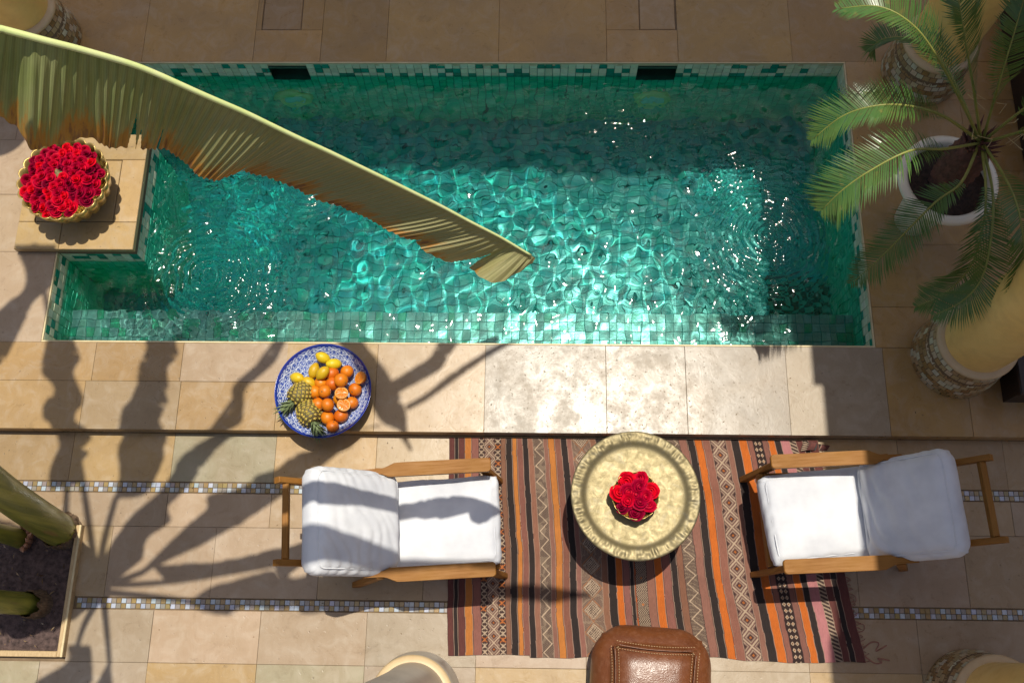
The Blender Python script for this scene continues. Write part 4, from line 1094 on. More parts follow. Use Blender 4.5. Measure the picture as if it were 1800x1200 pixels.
# the far corner of the rug lies rucked up against the step
ck = []
n1, n2 = 40, 30
for i in range(n1):
    for j in range(n2):
        u, v = i / (n1 - 1), j / (n2 - 1)
        x = 1.545 + .155 * u - .02 * v; y = 1.118 - .055 * v * (1 - .5 * u) - .02 * u
        z = .016 + .05 * math.exp(-((u - .35) / .18) ** 2) * (.4 + .6 * math.sin(math.pi * (v * .8 + .1))) + .03 * math.exp(-((u - .75) / .15) ** 2) * math.sin(math.pi * v) + .005 * math.sin(u * 30)
        ck.append((x - .65, y - .53, z * (1 - .55 * u)))
cs = np.linspace(.93, 1.0, n1); CC = rug_colors(np.repeat(cs, n2), np.tile(np.linspace(0, .1, n2), n1))
obj("rucked_corner", make_mesh("rucked_corner", ck, grid_faces(n1, n2), M_RUG, True, vcols=CC), rug)

# ------------------------------------------------------------------ brass tray table
def brass_material(name, c1, c2, rough, patina=True, scale=14):
    m, nt, b = new_mat(name)
    p = wpos(nt)
    n1 = noise(nt, p, scale * 1.6, 7, .72, .5); n2 = noise(nt, p, scale * 7, 3)
    c = mix(nt, mapr(nt, n1, .3, .7, 0, 1), c1, c2)
    c = mix(nt, mapr(nt, noise(nt, p, scale * .6, 6, .7, 2.0), .50, .68, 0, .45), c, (.18, .168, .13))
    nt.links.new(c, b.inputs['Base Color']); b.inputs['Metallic'].default_value = .72
    nt.links.new(mapr(nt, n1, .3, .7, rough - .07, rough + .10), b.inputs['Roughness'])
    bump(nt, b, N(nt, 'Math', {0: n1, 1: N(nt, 'Math', {0: n2, 1: .4}, operation='MULTIPLY').outputs[0]}, operation='ADD').outputs[0], .10, .003)
    return m
M_BRASS = brass_material("hammered_brass", (.225, .188, .105), (.165, .135, .066), .52)
M_BRASS2 = brass_material("bright_brass", (.62, .44, .15), (.46, .32, .10), .30, scale=20)
tab = empty("tray_table", (.533, .738, 0.009)); tag(tab, "round brass tray table with hammered rim standing on the rug", "table")
def tray():
    prof = [(0.0, .434), (.06, .434), (.12, .4342), (.18, .434), (.235, .4342), (.25, .4355), (.260, .4385), (.268, .443), (.275, .4475), (.284, .4515), (.292, .453), (.300, .4535), (.308, .454), (.316, .4545), (.324, .4545), (.330, .454), (.334, .4515), (.335, .448), (.333, .445), (.325, .444), (.27, .434), (.25, .420), (.10, .420), (0.0, .420)]
    seg = 288; v = []; f = []
    for i, (r, z) in enumerate(prof):
        for k in range(seg):
            a = 2 * math.pi * k / seg; dz = 0
            if .282 <= r <= .326 and i < 17:
                dz = .0065 * float(fbm(np.array(a * 22), np.array(r * 45), 4, 2)) * math.sin(math.pi * (r - .278) / .052) + .0012 * math.sin(a * 60)
            v.append((r * math.cos(a), r * math.sin(a), z + dz))
    for i in range(len(prof) - 1):
        for k in range(seg):
            j = (k + 1) % seg; f.append((i * seg + k, (i + 1) * seg + k, (i + 1) * seg + j, i * seg + j))
    return make_mesh("tray", v, f, M_BRASS, True)
obj("tray", tray(), tab)
M_LEGW = simple("dark_turned_wood", (.12, .06, .03), rough=.5)
for k in range(6):
    a = 2 * math.pi * k / 6; b_ = a + math.pi * .75
    mb = MB(); mb.tube([(.22 * math.cos(a), .22 * math.sin(a), .012), (.2 * math.cos(a) * .5 + .1 * math.cos(b_), .2 * math.sin(a) * .5 + .1 * math.sin(b_), .2), (.22 * math.cos(b_), .22 * math.sin(b_), .418)], [.012, .014, .012], 8); mb.build("leg", M_LEGW, tab, smooth=True)

# ------------------------------------------------------------------ roses
def rose_mesh(seed, R=.036, deep=1.0):
    r = random.Random(seed); vs, fs, cs = [], [], []
    rings = [(.18, 3, .62, 1.25), (.40, 4, .52, 1.05), (.66, 5, .36, .80), (.92, 6, .18, .55)]
    for (rad, n, zt, tilt) in rings:
        ph = r.random() * 6.28
        for k in range(n):
            a = ph + 2 * math.pi * k / n; half = math.pi / n * 1.35; b0 = len(vs)
            for j in range(3):
                t_ = j / 2
                for i in range(5):
                    u = i / 4 * 2 - 1; aa = a + u * half
                    rr = R * (rad * (.55 + .45 * t_) + .10 * t_ * (1 - tilt * .3)) * (1 + .05 * math.cos(u * 3))
                    zz = R * (zt * t_ ** .7 * (1 - .25 * u * u) + .1 - (.14 * t_ if tilt < .7 else 0)) + R * r.uniform(-.02, .02)
                    vs.append((rr * math.cos(aa), rr * math.sin(aa), zz))
            for j in range(2):
                for i in range(4):
                    q = b0 + j * 5 + i; fs.append((q, q + 1, q + 6, q + 5))
    # cup below
    b0 = len(vs)
    for k in range(10):
        a = 2 * math.pi * k / 10; vs.append((R * .85 * math.cos(a), R * .85 * math.sin(a), R * .15))
    vs.append((0, 0, -R * .7)); vs.append((0, 0, R * .35))
    for k in range(10):
        j = (k + 1) % 10; fs.append((b0 + k, b0 + 10, b0 + j)); fs.append((b0 + k, b0 + j, b0 + 11))
    return make_mesh("rose", vs, fs, M_ROSE, True)
def rose_material():
    m, nt, b = new_mat("rose_petal")
    n1 = noise(nt, opos(nt), 60, 3)
    rnd = N(nt, 'ObjectInfo').outputs['Random']
    c = mix(nt, mapr(nt, n1, .3, .7, 0, 1), (.64, .002, .014), (.36, .0, .008))
    c = N(nt, 'HueSaturation', {'Hue': mapr(nt, rnd, 0, 1, .486, .5), 'Value': mapr(nt, rnd, 0, 1, .35, 1.2), 'Color': c}).outputs[0]
    nt.links.new(c, b.inputs['Base Color']); b.inputs['Roughness'].default_value = .6; b.inputs['Specular IOR Level'].default_value = .08
    return m
M_ROSE = rose_material()
ROSES = [rose_mesh(k) for k in range(4)]
def heap(cx, cy, z, R, n, rr, dome, label, group, gap=None):
    for k in range(n):
        r = R * math.sqrt((k + .5) / n); a = k * 2.39996
        if n < 20: r, a = (0, 0) if k == 0 else (R * .5, k * 1.2566) if k < 6 else (R, k * .8976 + .3)
        x, y = r * math.cos(a), r * math.sin(a)
        if gap and math.hypot(x - gap[0], y - gap[1]) < .022: continue
        o = obj("rose", ROSES[k % 4], None, (cx + x + rng.uniform(-.006, .006), cy + y + rng.uniform(-.006, .006), z + dome * (1 - (r / R) ** 2) + rng.uniform(-.006, .006)), (rng.uniform(-.22, .22) - y / R * .4, rng.uniform(-.22, .22) + x / R * .4, rng.uniform(0, 6)))
        s_ = rr / .036 * (rng.uniform(.8, 1.22) if n > 20 else rng.uniform(.95, 1.08)); o.scale = (s_, s_, s_); tag(o, label, "rose", group)
sb = empty("brass_bowl", (.524, .722, .4435)); tag(sb, "small brass bowl of roses on the tray table", "bowl")
def scallop(R, h, lobes, amp, foot, prof=None, seg_l=14):
    seg = lobes * seg_l; v, f = [], []
    P = [(foot, 0), (foot * 1.02, h * .06), (R * .62, h * .18), (R * .86, h * .48), (R * .97, h * .8), (R, h), (R * .975, h * 1.0), (R * .94, h * .8), (R * .82, h * .5), (R * .5, h * .22), (0.0, h * .2)]
    for i, (r, z) in enumerate(P):
        w = max(0, min(1, (z / h - .1) / .4))
        for k in range(seg):
            a = 2 * math.pi * k / seg; l = abs(math.sin(a * lobes / 2)) ** .6
            v.append((r * (1 - amp * w * (1 - l)) * math.cos(a), r * (1 - amp * w * (1 - l)) * math.sin(a), z + (h * .03 * l if 4 <= i <= 6 else 0)))
    for i in range(len(P) - 1):
        for k in range(seg):
            j = (k + 1) % seg; f.append((i * seg + k, i * seg + j, (i + 1) * seg + j, (i + 1) * seg + k))
    f.append(tuple(reversed(range(seg))))
    return v, f
v, f = scallop(.122, .095, 18, .03, .06); obj("body", make_mesh("body", v, f, M_BRASS2, True), sb)
heap(.524, .722, .4435 + .090, .086, 13, .045, .016, "red rose packed in the small brass bowl on the tray", "roses on the tray table")
bb = empty("scalloped_bowl", (-2.785, 2.575, DECK + .061)); tag(bb, "large scalloped brass bowl heaped with roses on the stone pedestal", "bowl")
v, f = scallop(.272, .24, 22, .075, .12); obj("body", make_mesh("body", v, f, M_BRASS2, True), bb)
heap(-2.785, 2.575, DECK + .061 + .225, .232, 84, .034, .035, "red rose heaped in the large scalloped bowl", "roses in the scalloped bowl", gap=(-.02, .035))
# moss ball that shows in the middle of the roses
def ball(name, r, mat, amp=.15, seed=0, n=18):
    v = []
    for i in range(n * 2):
        for j in range(n):
            a = math.pi * i / n; b_ = math.pi * j / (n - 1); q = r * (1 + amp * float(fbm(np.array(a * 3), np.array(b_ * 3), seed, 2)))
            v.append((q * math.sin(b_) * math.cos(a), q * math.sin(b_) * math.sin(a), q * math.cos(b_)))
    return make_mesh(name, v, grid_faces(n * 2, n, True), mat, True)
obj("flower_foam", ball("flower_foam", .05, simple("foam", (.30, .26, .10), (.08, .07, .04), .9, 60, bmp=.6), .1), bb, (-.02, .035, .215))

# ------------------------------------------------------------------ fruit platter
def plate():
    prof = [(.0, .022), (.05, .022), (.09, .023), (.12, .028), (.15, .037), (.18, .049), (.20, .059), (.22, .071), (.235, .082), (.248, .094), (.258, .105), (.264, .113), (.268, .119), (.272, .123), (.2745, .122), (.274, .117), (.262, .10), (.22, .062), (.15, .028), (.105, .014), (.100, .0), (.092, .0), (.09, .012), (0, .012)]
    dp = []
    for (r0, z0), (r1, z1) in zip(prof[:-1], prof[1:]):
        n = max(1, int(math.hypot(r1 - r0, z1 - z0) / .0028)) if r0 < .2745 and z1 >= z0 else 1
        for k in range(n): dp.append((r0 + (r1 - r0) * k / n, z0 + (z1 - z0) * k / n))
    dp.append(prof[-1])
    seg = 420; dp = np.array(dp); a = 2 * np.pi * np.arange(seg) / seg
    R = dp[:, 0][:, None]; Zz = dp[:, 1][:, None] + 0 * a[None, :]
    X = R * np.cos(a)[None, :]; Y = R * np.sin(a)[None, :]
    blue = np.array((.018, .055, .30)); white = np.array((.55, .60, .70))
    q1 = (a[None, :] * 9 / np.pi + R * 34); q2 = (a[None, :] * 9 / np.pi - R * 34); q3 = R * 34
    l = (np.abs(q1 % 1 - .5) < .065) | (np.abs(q2 % 1 - .5) < .065) | (np.abs(q3 % 1 - .5) < .045)
    c1 = ((q1 + .5) % 1 - .5) ** 2 + ((q2 + .5) % 1 - .5) ** 2
    l |= (np.abs(np.sqrt(c1) - .25) < .045)
    l &= ~(np.sqrt(c1) < .09)
    c = np.where(l[..., None], white, blue * (1 + .4 * np.sin(a * 9)[None, :, None] * .3))
    idx = np.arange(len(dp))[:, None] + 0 * a[None, :]
    rimi = int(np.argmax(dp[:, 0]))
    rim = ((R > .2615) & (idx <= rimi)) | (idx > rimi); c = np.where((rim + 0 * c[..., 0] > 0)[..., None], np.array((.012, .035, .27)), c)
    f = []
    for i in range(len(dp) - 1):
        for k in range(seg):
            j = (k + 1) % seg; f.append((i * seg + k, i * seg + j, (i + 1) * seg + j, (i + 1) * seg + k))
    m, nt, b = new_mat("painted_glaze"); nt.links.new(N(nt, 'Attribute', attribute_name='col').outputs['Color'], b.inputs['Base Color']); b.inputs['Roughness'].default_value = .15
    return make_mesh("fruit_platter", np.stack([X.ravel(), Y.ravel(), Zz.ravel()], 1), f, m, True, vcols=c.reshape(-1, 3))
pl = obj("fruit_platter", plate(), None, (-1.19, 1.347, DECK + .001)); tag(pl, "blue and white patterned ceramic platter of fruit on the pool edge", "platter")

def peel_mat(name, c1, c2, rough=.38):
    m, nt, b = new_mat(name); o = opos(nt)
    c = mix(nt, mapr(nt, noise(nt, o, 9, 3), .3, .7, 0, 1), c1, c2); rnd = N(nt, 'ObjectInfo').outputs['Random']
    c = mix(nt, mapr(nt, noise(nt, o, 60, 5), .62, .72, 0, .35), c, (.30, .13, .02)); c = N(nt, 'HueSaturation', {'Hue': mapr(nt, rnd, 0, 1, .487, .512), 'Value': mapr(nt, rnd, 0, 1, .85, 1.1), 'Color': c}).outputs[0]; nt.links.new(c, b.inputs['Base Color'])
    b.inputs['Roughness'].default_value = rough; b.inputs['Specular IOR Level'].default_value = .4
    vor = N(nt, 'TexVoronoi', {'Vector': o, 'Scale': 330.0}).outputs['Distance']; bump(nt, b, vor, .25, .002); return m
M_ORANGE = peel_mat("orange_peel", (.62, .19, .006), (.56, .135, .004)); M_LEMON = peel_mat("lemon_peel", (.60, .43, .012), (.56, .36, .008))
M_STALK = simple("fruit_stalk", (.12, .10, .03), rough=.8)
def orange_mesh():
    v = []; n = 22
    for i in range(n * 2):
        for j in range(n):
            a = math.pi * i / n; b_ = math.pi * j / (n - 1); r = .039 * (1 - .05 * math.exp(-(b_ / .18) ** 2) - .02 * math.cos(b_) ** 2)
            v.append((r * math.sin(b_) * math.cos(a), r * math.sin(b_) * math.sin(a), r * math.cos(b_)))
    return make_mesh("orange", v, grid_faces(n * 2, n, True), M_ORANGE, True)
def lemon_mesh():
    v = []; n = 24
    for i in range(n * 2):
        for j in range(n):
            a = math.pi * i / n; b_ = math.pi * j / (n - 1); z = -.043 * math.cos(b_); e = math.sin(b_)
            r = .0315 * e ** .9; z += (.007 if b_ > 2.7 else -.004 if b_ < .4 else 0) * (1 - e)
            v.append((r * math.cos(a), r * math.sin(a), z))
    return make_mesh("lemon", v, grid_faces(n * 2, n, True), M_LEMON, True)
OM, LM = orange_mesh(), lemon_mesh()
ms = MB(); ms.lathe([(.0045, .0355), (.004, .0385), (.002, .0395), (0, .0395)], 8); SM = make_mesh("stalk", ms.v, ms.f, M_STALK)
LEMON_SAY = ["lemon nearest the pool, topmost on the blue platter", "lemon right of the topmost one, touching the oranges", "lemon half hidden to the left of the raised lemon", "lemon lying apart at the left above a pineapple", "lemon wedged between a pineapple and the oranges", "lemon resting raised on the other lemons"]
ORANGE_SAY = {0: "orange at the pile's far end next to the tilted half", 3: "orange touching the upper pineapple", 4: "orange at the pile's right, just below the tilted half", 5: "orange at the pile's lower right beside the flat cut half", 6: "orange squeezed against the side of the lower pineapple", 7: "orange on the pile's near side by the lower pineapple's crown", 8: "orange on the near side under the lower cut half", 14: "orange nearest the camera, lowest in the pile", 11: "orange raised on the pile just below its far end", 12: "orange raised in the left middle of the pile", 13: "orange raised in the pile's centre left of the cut halves"}
for k, p in enumerate([(-1.204, 1.54, .205), (-1.139, 1.505, .20), (-1.255, 1.467, .185), (-1.348, 1.425, .185), (-1.28, 1.399, .18), (-1.192, 1.441, .235)]):
    o = obj("lemon", LM, None, p, (rng.uniform(.9, 2.1), rng.uniform(-.5, .5), rng.uniform(0, 6)))
    tag(o, LEMON_SAY[k], "lemon", "lemons on the platter")
oranges = [(-1.065, 1.464, .185), (-1.144, 1.392, .185), (-1.209, 1.398, .18), (-1.241, 1.345, .175), (-1.013, 1.36, .18), (-1.026, 1.283, .18), (-1.218, 1.273, .175), (-1.159, 1.195, .178), (-1.083, 1.208, .178), (-1.150, 1.450, .185), (-1.10, 1.31, .165),
           (-1.085, 1.400, .235), (-1.175, 1.335, .23), (-1.152, 1.258, .23), (-1.123, 1.143, .195)]
for k, p in enumerate(oranges):
    o = obj("orange", OM, None, p, (rng.uniform(-1.2, 1.2), rng.uniform(-1.2, 1.2), rng.uniform(0, 6))); s_ = rng.uniform(.92, 1.1); o.scale = (s_, s_, s_ * rng.uniform(.94, 1.0)); tag(o, ORANGE_SAY.get(k, "orange half buried in the middle of the pile"), "orange", "oranges on the platter")
    obj("stalk", SM, o)
# cut halves
def half_orange(p, rot, label):
    e = empty("orange_half", p); e.rotation_euler = rot; tag(e, label, "orange half", "cut oranges on the platter")
    v = []; n = 20
    for i in range(n * 2):
        for j in range(n):
            a = math.pi * i / n; b_ = math.pi / 2 + math.pi / 2 * j / (n - 1)
            v.append((.038 * math.sin(b_) * math.cos(a), .038 * math.sin(b_) * math.sin(a), .038 * math.cos(b_)))
    obj("peel", make_mesh("peel", v, grid_faces(n * 2, n, True), M_ORANGE, True), e)
    mb = MB(); mb.lathe([(.038, 0), (.0375, .0012), (.033, .0008), (.0, .0003)], 32); mb.build("rind", simple("orange_rind", (.62, .26, .03), rough=.5), e)
    for k in range(9):
        a0 = 2 * math.pi * (k + .06) / 9; a1 = 2 * math.pi * (k + .94) / 9; am = (a0 + a1) / 2
        mb = MB(); mb.add([(.003 * math.cos(am), .003 * math.sin(am), .0012), (.032 * math.cos(a0), .032 * math.sin(a0), .0005), (.0335 * math.cos(am), .0335 * math.sin(am), .0005), (.032 * math.cos(a1), .032 * math.sin(a1), .0005), (.019 * math.cos(am), .019 * math.sin(am), .0025)], [(0, 1, 4), (1, 2, 4), (2, 3, 4), (3, 0, 4)]); mb.build("segment", M_PULP, e)
M_PULP = simple("orange_pulp", (.58, .17, .006), (.52, .13, .005), .3, 80)
half_orange((-1.078, 1.326, .235), (-.25, .15, 0), "orange half, cut face up, among the whole oranges")
half_orange((-1.062, 1.258, .232), (-.15, .25, 0), "orange half, cut face up, lowest of the two flat ones")
half_orange((-0.984, 1.421, .215), (-.3, -.5, .4), "tilted orange half at the platter's right edge")

# pineapples
M_PINE = simple("pineapple_skin", (.10, .075, .02), (.06, .045, .015), .6, 50, bmp=.3); M_PEYE = simple("pineapple_eye", (.50, .34, .05), (.28, .26, .04), .55, 90)
M_PTIP = simple("pineapple_tip", (.50, .36, .22), rough=.8); M_PLEAF = simple("pineapple_leaf", (.13, .18, .07), (.20, .25, .13), .5, 40)
def pineapple(base, tip, label, green):
    e = empty("pineapple", base); tag(e, label, "pineapple", "pineapples on the platter")
    d = (Vector(tip) - Vector(base)).normalized(); q = Vector((0, 0, 1)).rotation_difference(d); e.rotation_mode = 'QUATERNION'; e.rotation_quaternion = q; e.scale = (1.32, 1.32, 1.3)
    mb = MB(); L_ = .11; prof = [(0.0, -L_ / 2), (.025, -L_ / 2 + .003), (.042, -L_ / 2 + .018), (.048, -.015), (.049, .01), (.045, .035), (.033, .052), (.015, .058)]
    mb.lathe(prof, 32); mb.build("body", M_PINE, e, smooth=True)
    zs = [p[1] for p in prof]; rs = [p[0] for p in prof]; ey = MB(); ti = MB()
    for i in range(9):
        z = -L_ / 2 + .008 + i * .0125; r = float(np.interp(z, zs, rs)); n = max(6, int(13 * r / .048))
        for k in range(n):
            a = 2 * math.pi * (k + .5 * (i % 2)) / n; c = Vector((math.cos(a), math.sin(a), 0)); u = Vector((-math.sin(a), math.cos(a), 0)); w = Vector((0, 0, 1)); s_ = math.pi * r / n * .85
            o_ = c * r + w * z; ey.add([o_ + u * s_, o_ + w * .0078, o_ - u * s_, o_ - w * .0078, o_ + c * .006], [(0, 1, 4), (1, 2, 4), (2, 3, 4), (3, 0, 4)])
            ti.add([o_ + c * .0055 + u * .0022, o_ + c * .0055 - u * .0022, o_ + c * .0095 + w * .006, o_ + c * .0045 + w * .002], [(0, 2, 1), (0, 3, 2), (1, 2, 3)])
    ey.build("eyes", M_PEYE, e)["kind"] = "stuff"; ti.build("eye_tips", M_PTIP, e)["kind"] = "stuff"
    lf = MB()
    for i in range(42):
        a = i * 2.4; t_ = i / 41; le = .035 + .045 * t_; c = Vector((math.cos(a), math.sin(a), 0)); u = Vector((-math.sin(a), math.cos(a), 0)); z0 = .052 + .03 * t_; r0 = .013 * (1 - t_ * .6)
        p0 = c * r0 + Vector((0, 0, z0)); p1 = p0 + c * le * (.40 - .2 * t_) + Vector((0, 0, le * .55)); p2 = p1 + c * le * (.35 - .2 * t_) + Vector((0, 0, le * .35)); w = .0055
        lf.add([p0 - u * w, p0 + u * w, p1 + u * w * .8, p1 - u * w * .8, p2], [(0, 1, 2, 3), (3, 2, 4)])
    lf.build("crown_leaves", M_PLEAF, e)["kind"] = "stuff"
pineapple((-1.318, 1.335, .175), (-1.392, 1.249, .205), "pineapple with its grey crown over the platter's left rim", 0)
pineapple((-1.268, 1.222, .178), (-1.205, 1.119, .205), "pineapple with green crown over the platter's near rim", 1)
# ------------------------------------------------------------------ lounge chairs
def wood_material():
    m, nt, b = new_mat("teak"); o = opos(nt, (2.0, 26, 26))
    n1 = noise(nt, o, 3.0, 5, .6, .6); n2 = noise(nt, opos(nt), 5, 3)
    c = mix(nt, mapr(nt, n1, .3, .7, 0, 1), (.27, .115, .020), (.17, .066, .010)); c = mix(nt, mapr(nt, n2, .35, .75, 0, .6), c, (.30, .145, .032))
    nt.links.new(c, b.inputs['Base Color']); nt.links.new(mapr(nt, n1, .3, .7, .5, .7), b.inputs['Roughness']); b.inputs['Specular IOR Level'].default_value = .22; bump(nt, b, n1, .2, .002); return m
M_WOOD = wood_material()
def cloth_material():
    m, nt, b = new_mat("white_cotton"); o = opos(nt)
    c = mix(nt, mapr(nt, noise(nt, o, 5, 4), .35, .7, 0, 1), (.64, .655, .68), (.50, .515, .55))
    nt.links.new(c, b.inputs['Base Color']); b.inputs['Roughness'].default_value = .9; b.inputs['Specular IOR Level'].default_value = .15; b.inputs['Sheen Weight'].default_value = .1
    bump(nt, b, noise(nt, o, 900, 2), .25, .001); return m
M_CLOTH = cloth_material()
def cushion_geo(lx, ly, lz, r, n=(46, 38, 9), puff=.02, wr=None):
    keys, vs, fs = {}, [], []
    def vid(p):
        k = tuple(round(x, 5) for x in p)
        if k not in keys: keys[k] = len(vs); vs.append(p)
        return keys[k]
    nx, ny, nz = n
    def lin(k): return np.linspace(-1, 1, k)
    for ax, (na, nb) in ((2, (nx, ny)), (0, (ny, nz)), (1, (nx, nz))):
        A_, B_ = lin(na), lin(nb)
        for sg in (-1, 1):
            for i in range(na - 1):
                for j in range(nb - 1):
                    q = []
                    for (a, b) in ((A_[i], B_[j]), (A_[i + 1], B_[j]), (A_[i + 1], B_[j + 1]), (A_[i], B_[j + 1])):
                        q.append(vid({2: (a, b, sg), 0: (sg, a, b), 1: (a, sg, b)}[ax]))
                    if (sg > 0) == (ax != 1): fs.append(tuple(q))
                    else: fs.append(tuple(reversed(q)))
    V = np.array(vs, float); out = V * np.array([lx / 2, ly / 2, lz / 2]); inn = np.array([lx / 2 - r, ly / 2 - r, max(.001, lz / 2 - r)])
    C = np.clip(out, -inn, inn); D = out - C; ln = np.linalg.norm(D, axis=1)[:, None]; P = C + D / np.maximum(ln, 1e-9) * r
    P = np.where(ln > 1e-9, P, out)
    b2 = (1 - V[:, 0] ** 2) * (1 - V[:, 1] ** 2); P[:, 2] += np.sign(V[:, 2]) * puff * np.clip(b2, 0, 1) ** .6 * (np.abs(V[:, 2]) > .99)
    sidepuff = .012 * (1 - np.clip(np.abs(V[:, 2]), 0, 1) ** 2)
    P[:, 0] += np.where(np.abs(V[:, 0]) > .99, np.sign(V[:, 0]) * sidepuff, 0); P[:, 1] += np.where(np.abs(V[:, 1]) > .99, np.sign(V[:, 1]) * sidepuff, 0)
    if wr is not None: P = P + wr(V, P)
    return P, fs
def piping(parent, lx, ly, lz, r, zoff):
    pts = []; a0, b0 = lx / 2 - r * .35, ly / 2 - r * .35; rc = .04
    for cx, cy_, s0 in ((a0 - rc, b0 - rc, 0), (-a0 + rc, b0 - rc, 1), (-a0 + rc, -b0 + rc, 2), (a0 - rc, -b0 + rc, 3)):
        for k in range(7):
            a = (s0 + k / 6) * math.pi / 2; pts.append((cx + rc * math.cos(a), cy_ + rc * math.sin(a), zoff + .002 * math.sin(len(pts) * 1.3)))
    pts.append(pts[0]); mb = MB(); mb.tube(pts, .0038, 6, cap=False); return mb.build("piping", M_CLOTH, parent, smooth=True)
def arm_geo(length, wf, wb, th):
    """arm rest plan: wide rounded front, shoulder, narrow tail; along x"""
    out = []; hf, hb = wf / 2, wb / 2; x1 = length
    for k in range(7):
        a = -math.pi / 2 + math.pi / 2 * k / 6; out.append((x1 - .018 + .018 * math.cos(a), -hf + .018 + .018 * math.sin(a)))
    for k in range(7):
        a = math.pi / 2 * k / 6; out.append((x1 - .018 + .018 * math.cos(a), hf - .018 + .018 * math.sin(a)))
    out += [(length * .30, hf), (length * .25, hf * .96), (length * .18, hf * .4), (length * .15, hf * .25), (0, hf * .2), (0, hf * .2 - wb), (length * .15, hf * .25 - wb), (length * .2, -hf * .98), (length * .26, -hf)]
    n = len(out); v = []; e = .004
    cxm = sum(p[0] for p in out) / n; cym = sum(p[1] for p in out) / n
    for (sc, z) in ((0, 0), (0, th - e), (e, th)):
        for (x, y) in out:
            d = math.hypot(x - cxm, y - cym) or 1; v.append((x - (x - cxm) / d * sc, y - (y - cym) / d * sc, z))
    f = [tuple(reversed(range(n)))]
    for l in range(2):
        for k in range(n): f.append((l * n + k, l * n + (k + 1) % n, (l + 1) * n + (k + 1) % n, (l + 1) * n + k))
    f.append(tuple(2 * n + k for k in range(n))); return v, f
def beam(parent, name, p0, p1, w, h, roll=0.0, ch=.004):
    p0, p1 = Vector(p0), Vector(p1); d = p1 - p0; L_ = d.length
    v, f = box_geo((0, -w / 2, -h / 2), (L_, w / 2, h / 2), ch)
    o = obj(name, make_mesh(name, v, f, M_WOOD), parent, p0); o.rotation_mode = 'QUATERNION'; o.rotation_quaternion = d.to_track_quat('X', 'Z'); return o
def chair(loc, rz, label, seed, seat_rot=0.0, tilt_deg=47, back_len=.60, frame_ext=.16, fold_amp=.011, fold_f=70, shift=0.0):
    c = empty("lounge_chair", loc, rz); tag(c, label, "chair", "lounge chairs facing the tray table")
    W2 = .262
    for s_ in (1, -1):
        v, f = arm_geo(.66, .072, .030, .026)
        if s_ < 0:
            v = [(x, -y, z) for x, y, z in v]; f = [tuple(reversed(q)) for q in f]
        o = obj("arm_rest", make_mesh("arm_rest", v, f, M_WOOD), c, (-.385, s_ * W2, .555), (0, .035, 0))
        beam(c, "leg", (.30, s_ * W2, .002), (.215, s_ * W2, .553), .030, .045)
        beam(c, "leg", (-.52, s_ * W2, .002), (-.30, s_ * W2, .555), .030, .045)
        beam(c, "side_rail", (-.40, s_ * (W2 - .034), .235), (.262, s_ * (W2 - .034), .295), .028, .055)
        t_ = math.radians(tilt_deg); bx, bz = -.225, .285; L_ = back_len + frame_ext
        beam(c, "back_rail", (bx, s_ * .195, bz), (bx - L_ * math.cos(t_), s_ * .195, bz + L_ * math.sin(t_)), .030, .042)
    beam(c, "front_rail", (.275, -W2 + .02, .285), (.275, W2 - .02, .285), .028, .06)
    for k, q in enumerate((.12, .35, .60, .93)):
        d = q * (back_len + frame_ext); beam(c, "cross_bar", (bx - d * math.cos(t_), -.179, bz + d * math.sin(t_)), (bx - d * math.cos(t_), .179, bz + d * math.sin(t_)), .022 if q < .9 else .030, .038)
    for k in range(9):
        x = -.33 + k * .067; z = .267 + (x + .4) * .085; mb = MB(); mb.box((x, -W2 + .05, z), (x + .045, W2 - .05, z + .014), .003); mb.build("slat", M_WOOD, c)
    r = np.random.default_rng(seed)
    def wr_seat(V, P):
        e = np.clip((np.abs(V[:, 1]) - .75) / .25, 0, 1) + np.clip((np.abs(V[:, 0]) - .8) / .2, 0, 1)
        h = .0060 * fbm(P[:, 0] * 6, P[:, 1] * 14, seed, 3) + .007 * e * fbm(P[:, 0] * 22, P[:, 1] * 22 + P[:, 2] * 20, seed + 2, 2)
        return np.stack([h * .6, h * .6, h], 1)
    lx, ly, lz = .56, .445, .125
    P, f = cushion_geo(lx, ly, lz, .040, puff=.012, wr=wr_seat)
    sc = obj("seat_cushion", make_mesh("seat_cushion", P, f, M_CLOTH, True), c, (.012, 0, .364), (0, -.06, seat_rot)); piping(sc, lx, ly, lz, .04, lz / 2 - .012); piping(sc, lx, ly, lz, .04, -lz / 2 + .012)
    def wr_back(V, P):
        s_ = P[:, 0] * 1.0 + P[:, 1] * .55
        fold = np.abs(np.sin((P[:, 0] * .8 + P[:, 1] * .35) * fold_f + 4.0 * fbm(P[:, 0] * 5, P[:, 1] * 4, seed, 2))) ** 1.6
        amp = fold_amp * np.clip(fbm(P[:, 0] * 4 + 3, P[:, 1] * 3, seed + 5, 2) + .45, 0, 1) * (V[:, 2] > .5)
        e = np.clip((np.abs(V[:, 1]) - .7) / .3, 0, 1)
        h = amp * (fold - .5) + .006 * fbm(P[:, 0] * 6, P[:, 1] * 9, seed + 1, 3) + .005 * e * fbm(P[:, 0] * 30, P[:, 1] * 30, seed + 4, 2)
        return np.stack([h * .3, h * .5 * np.sign(V[:, 1]) * e, h], 1)
    lx, ly, lz = back_len - .09, .50, .15
    P, f = cushion_geo(lx, ly, lz, .055, n=(64, 54, 11), puff=.028, wr=wr_back)
    off_ = .088; d = back_len * .585 + shift; pos = (bx - d * math.cos(t_) + off_ * math.sin(t_), 0, bz + d * math.sin(t_) + off_ * math.cos(t_))
    bc = obj("back_cushion", make_mesh("back_cushion", P, f, M_CLOTH, True), c, pos, (0, t_, 0)); piping(bc, lx, ly, lz, .05, lz / 2 - .012); piping(bc, lx, ly, lz, .05, -lz / 2 + .02)
    return c
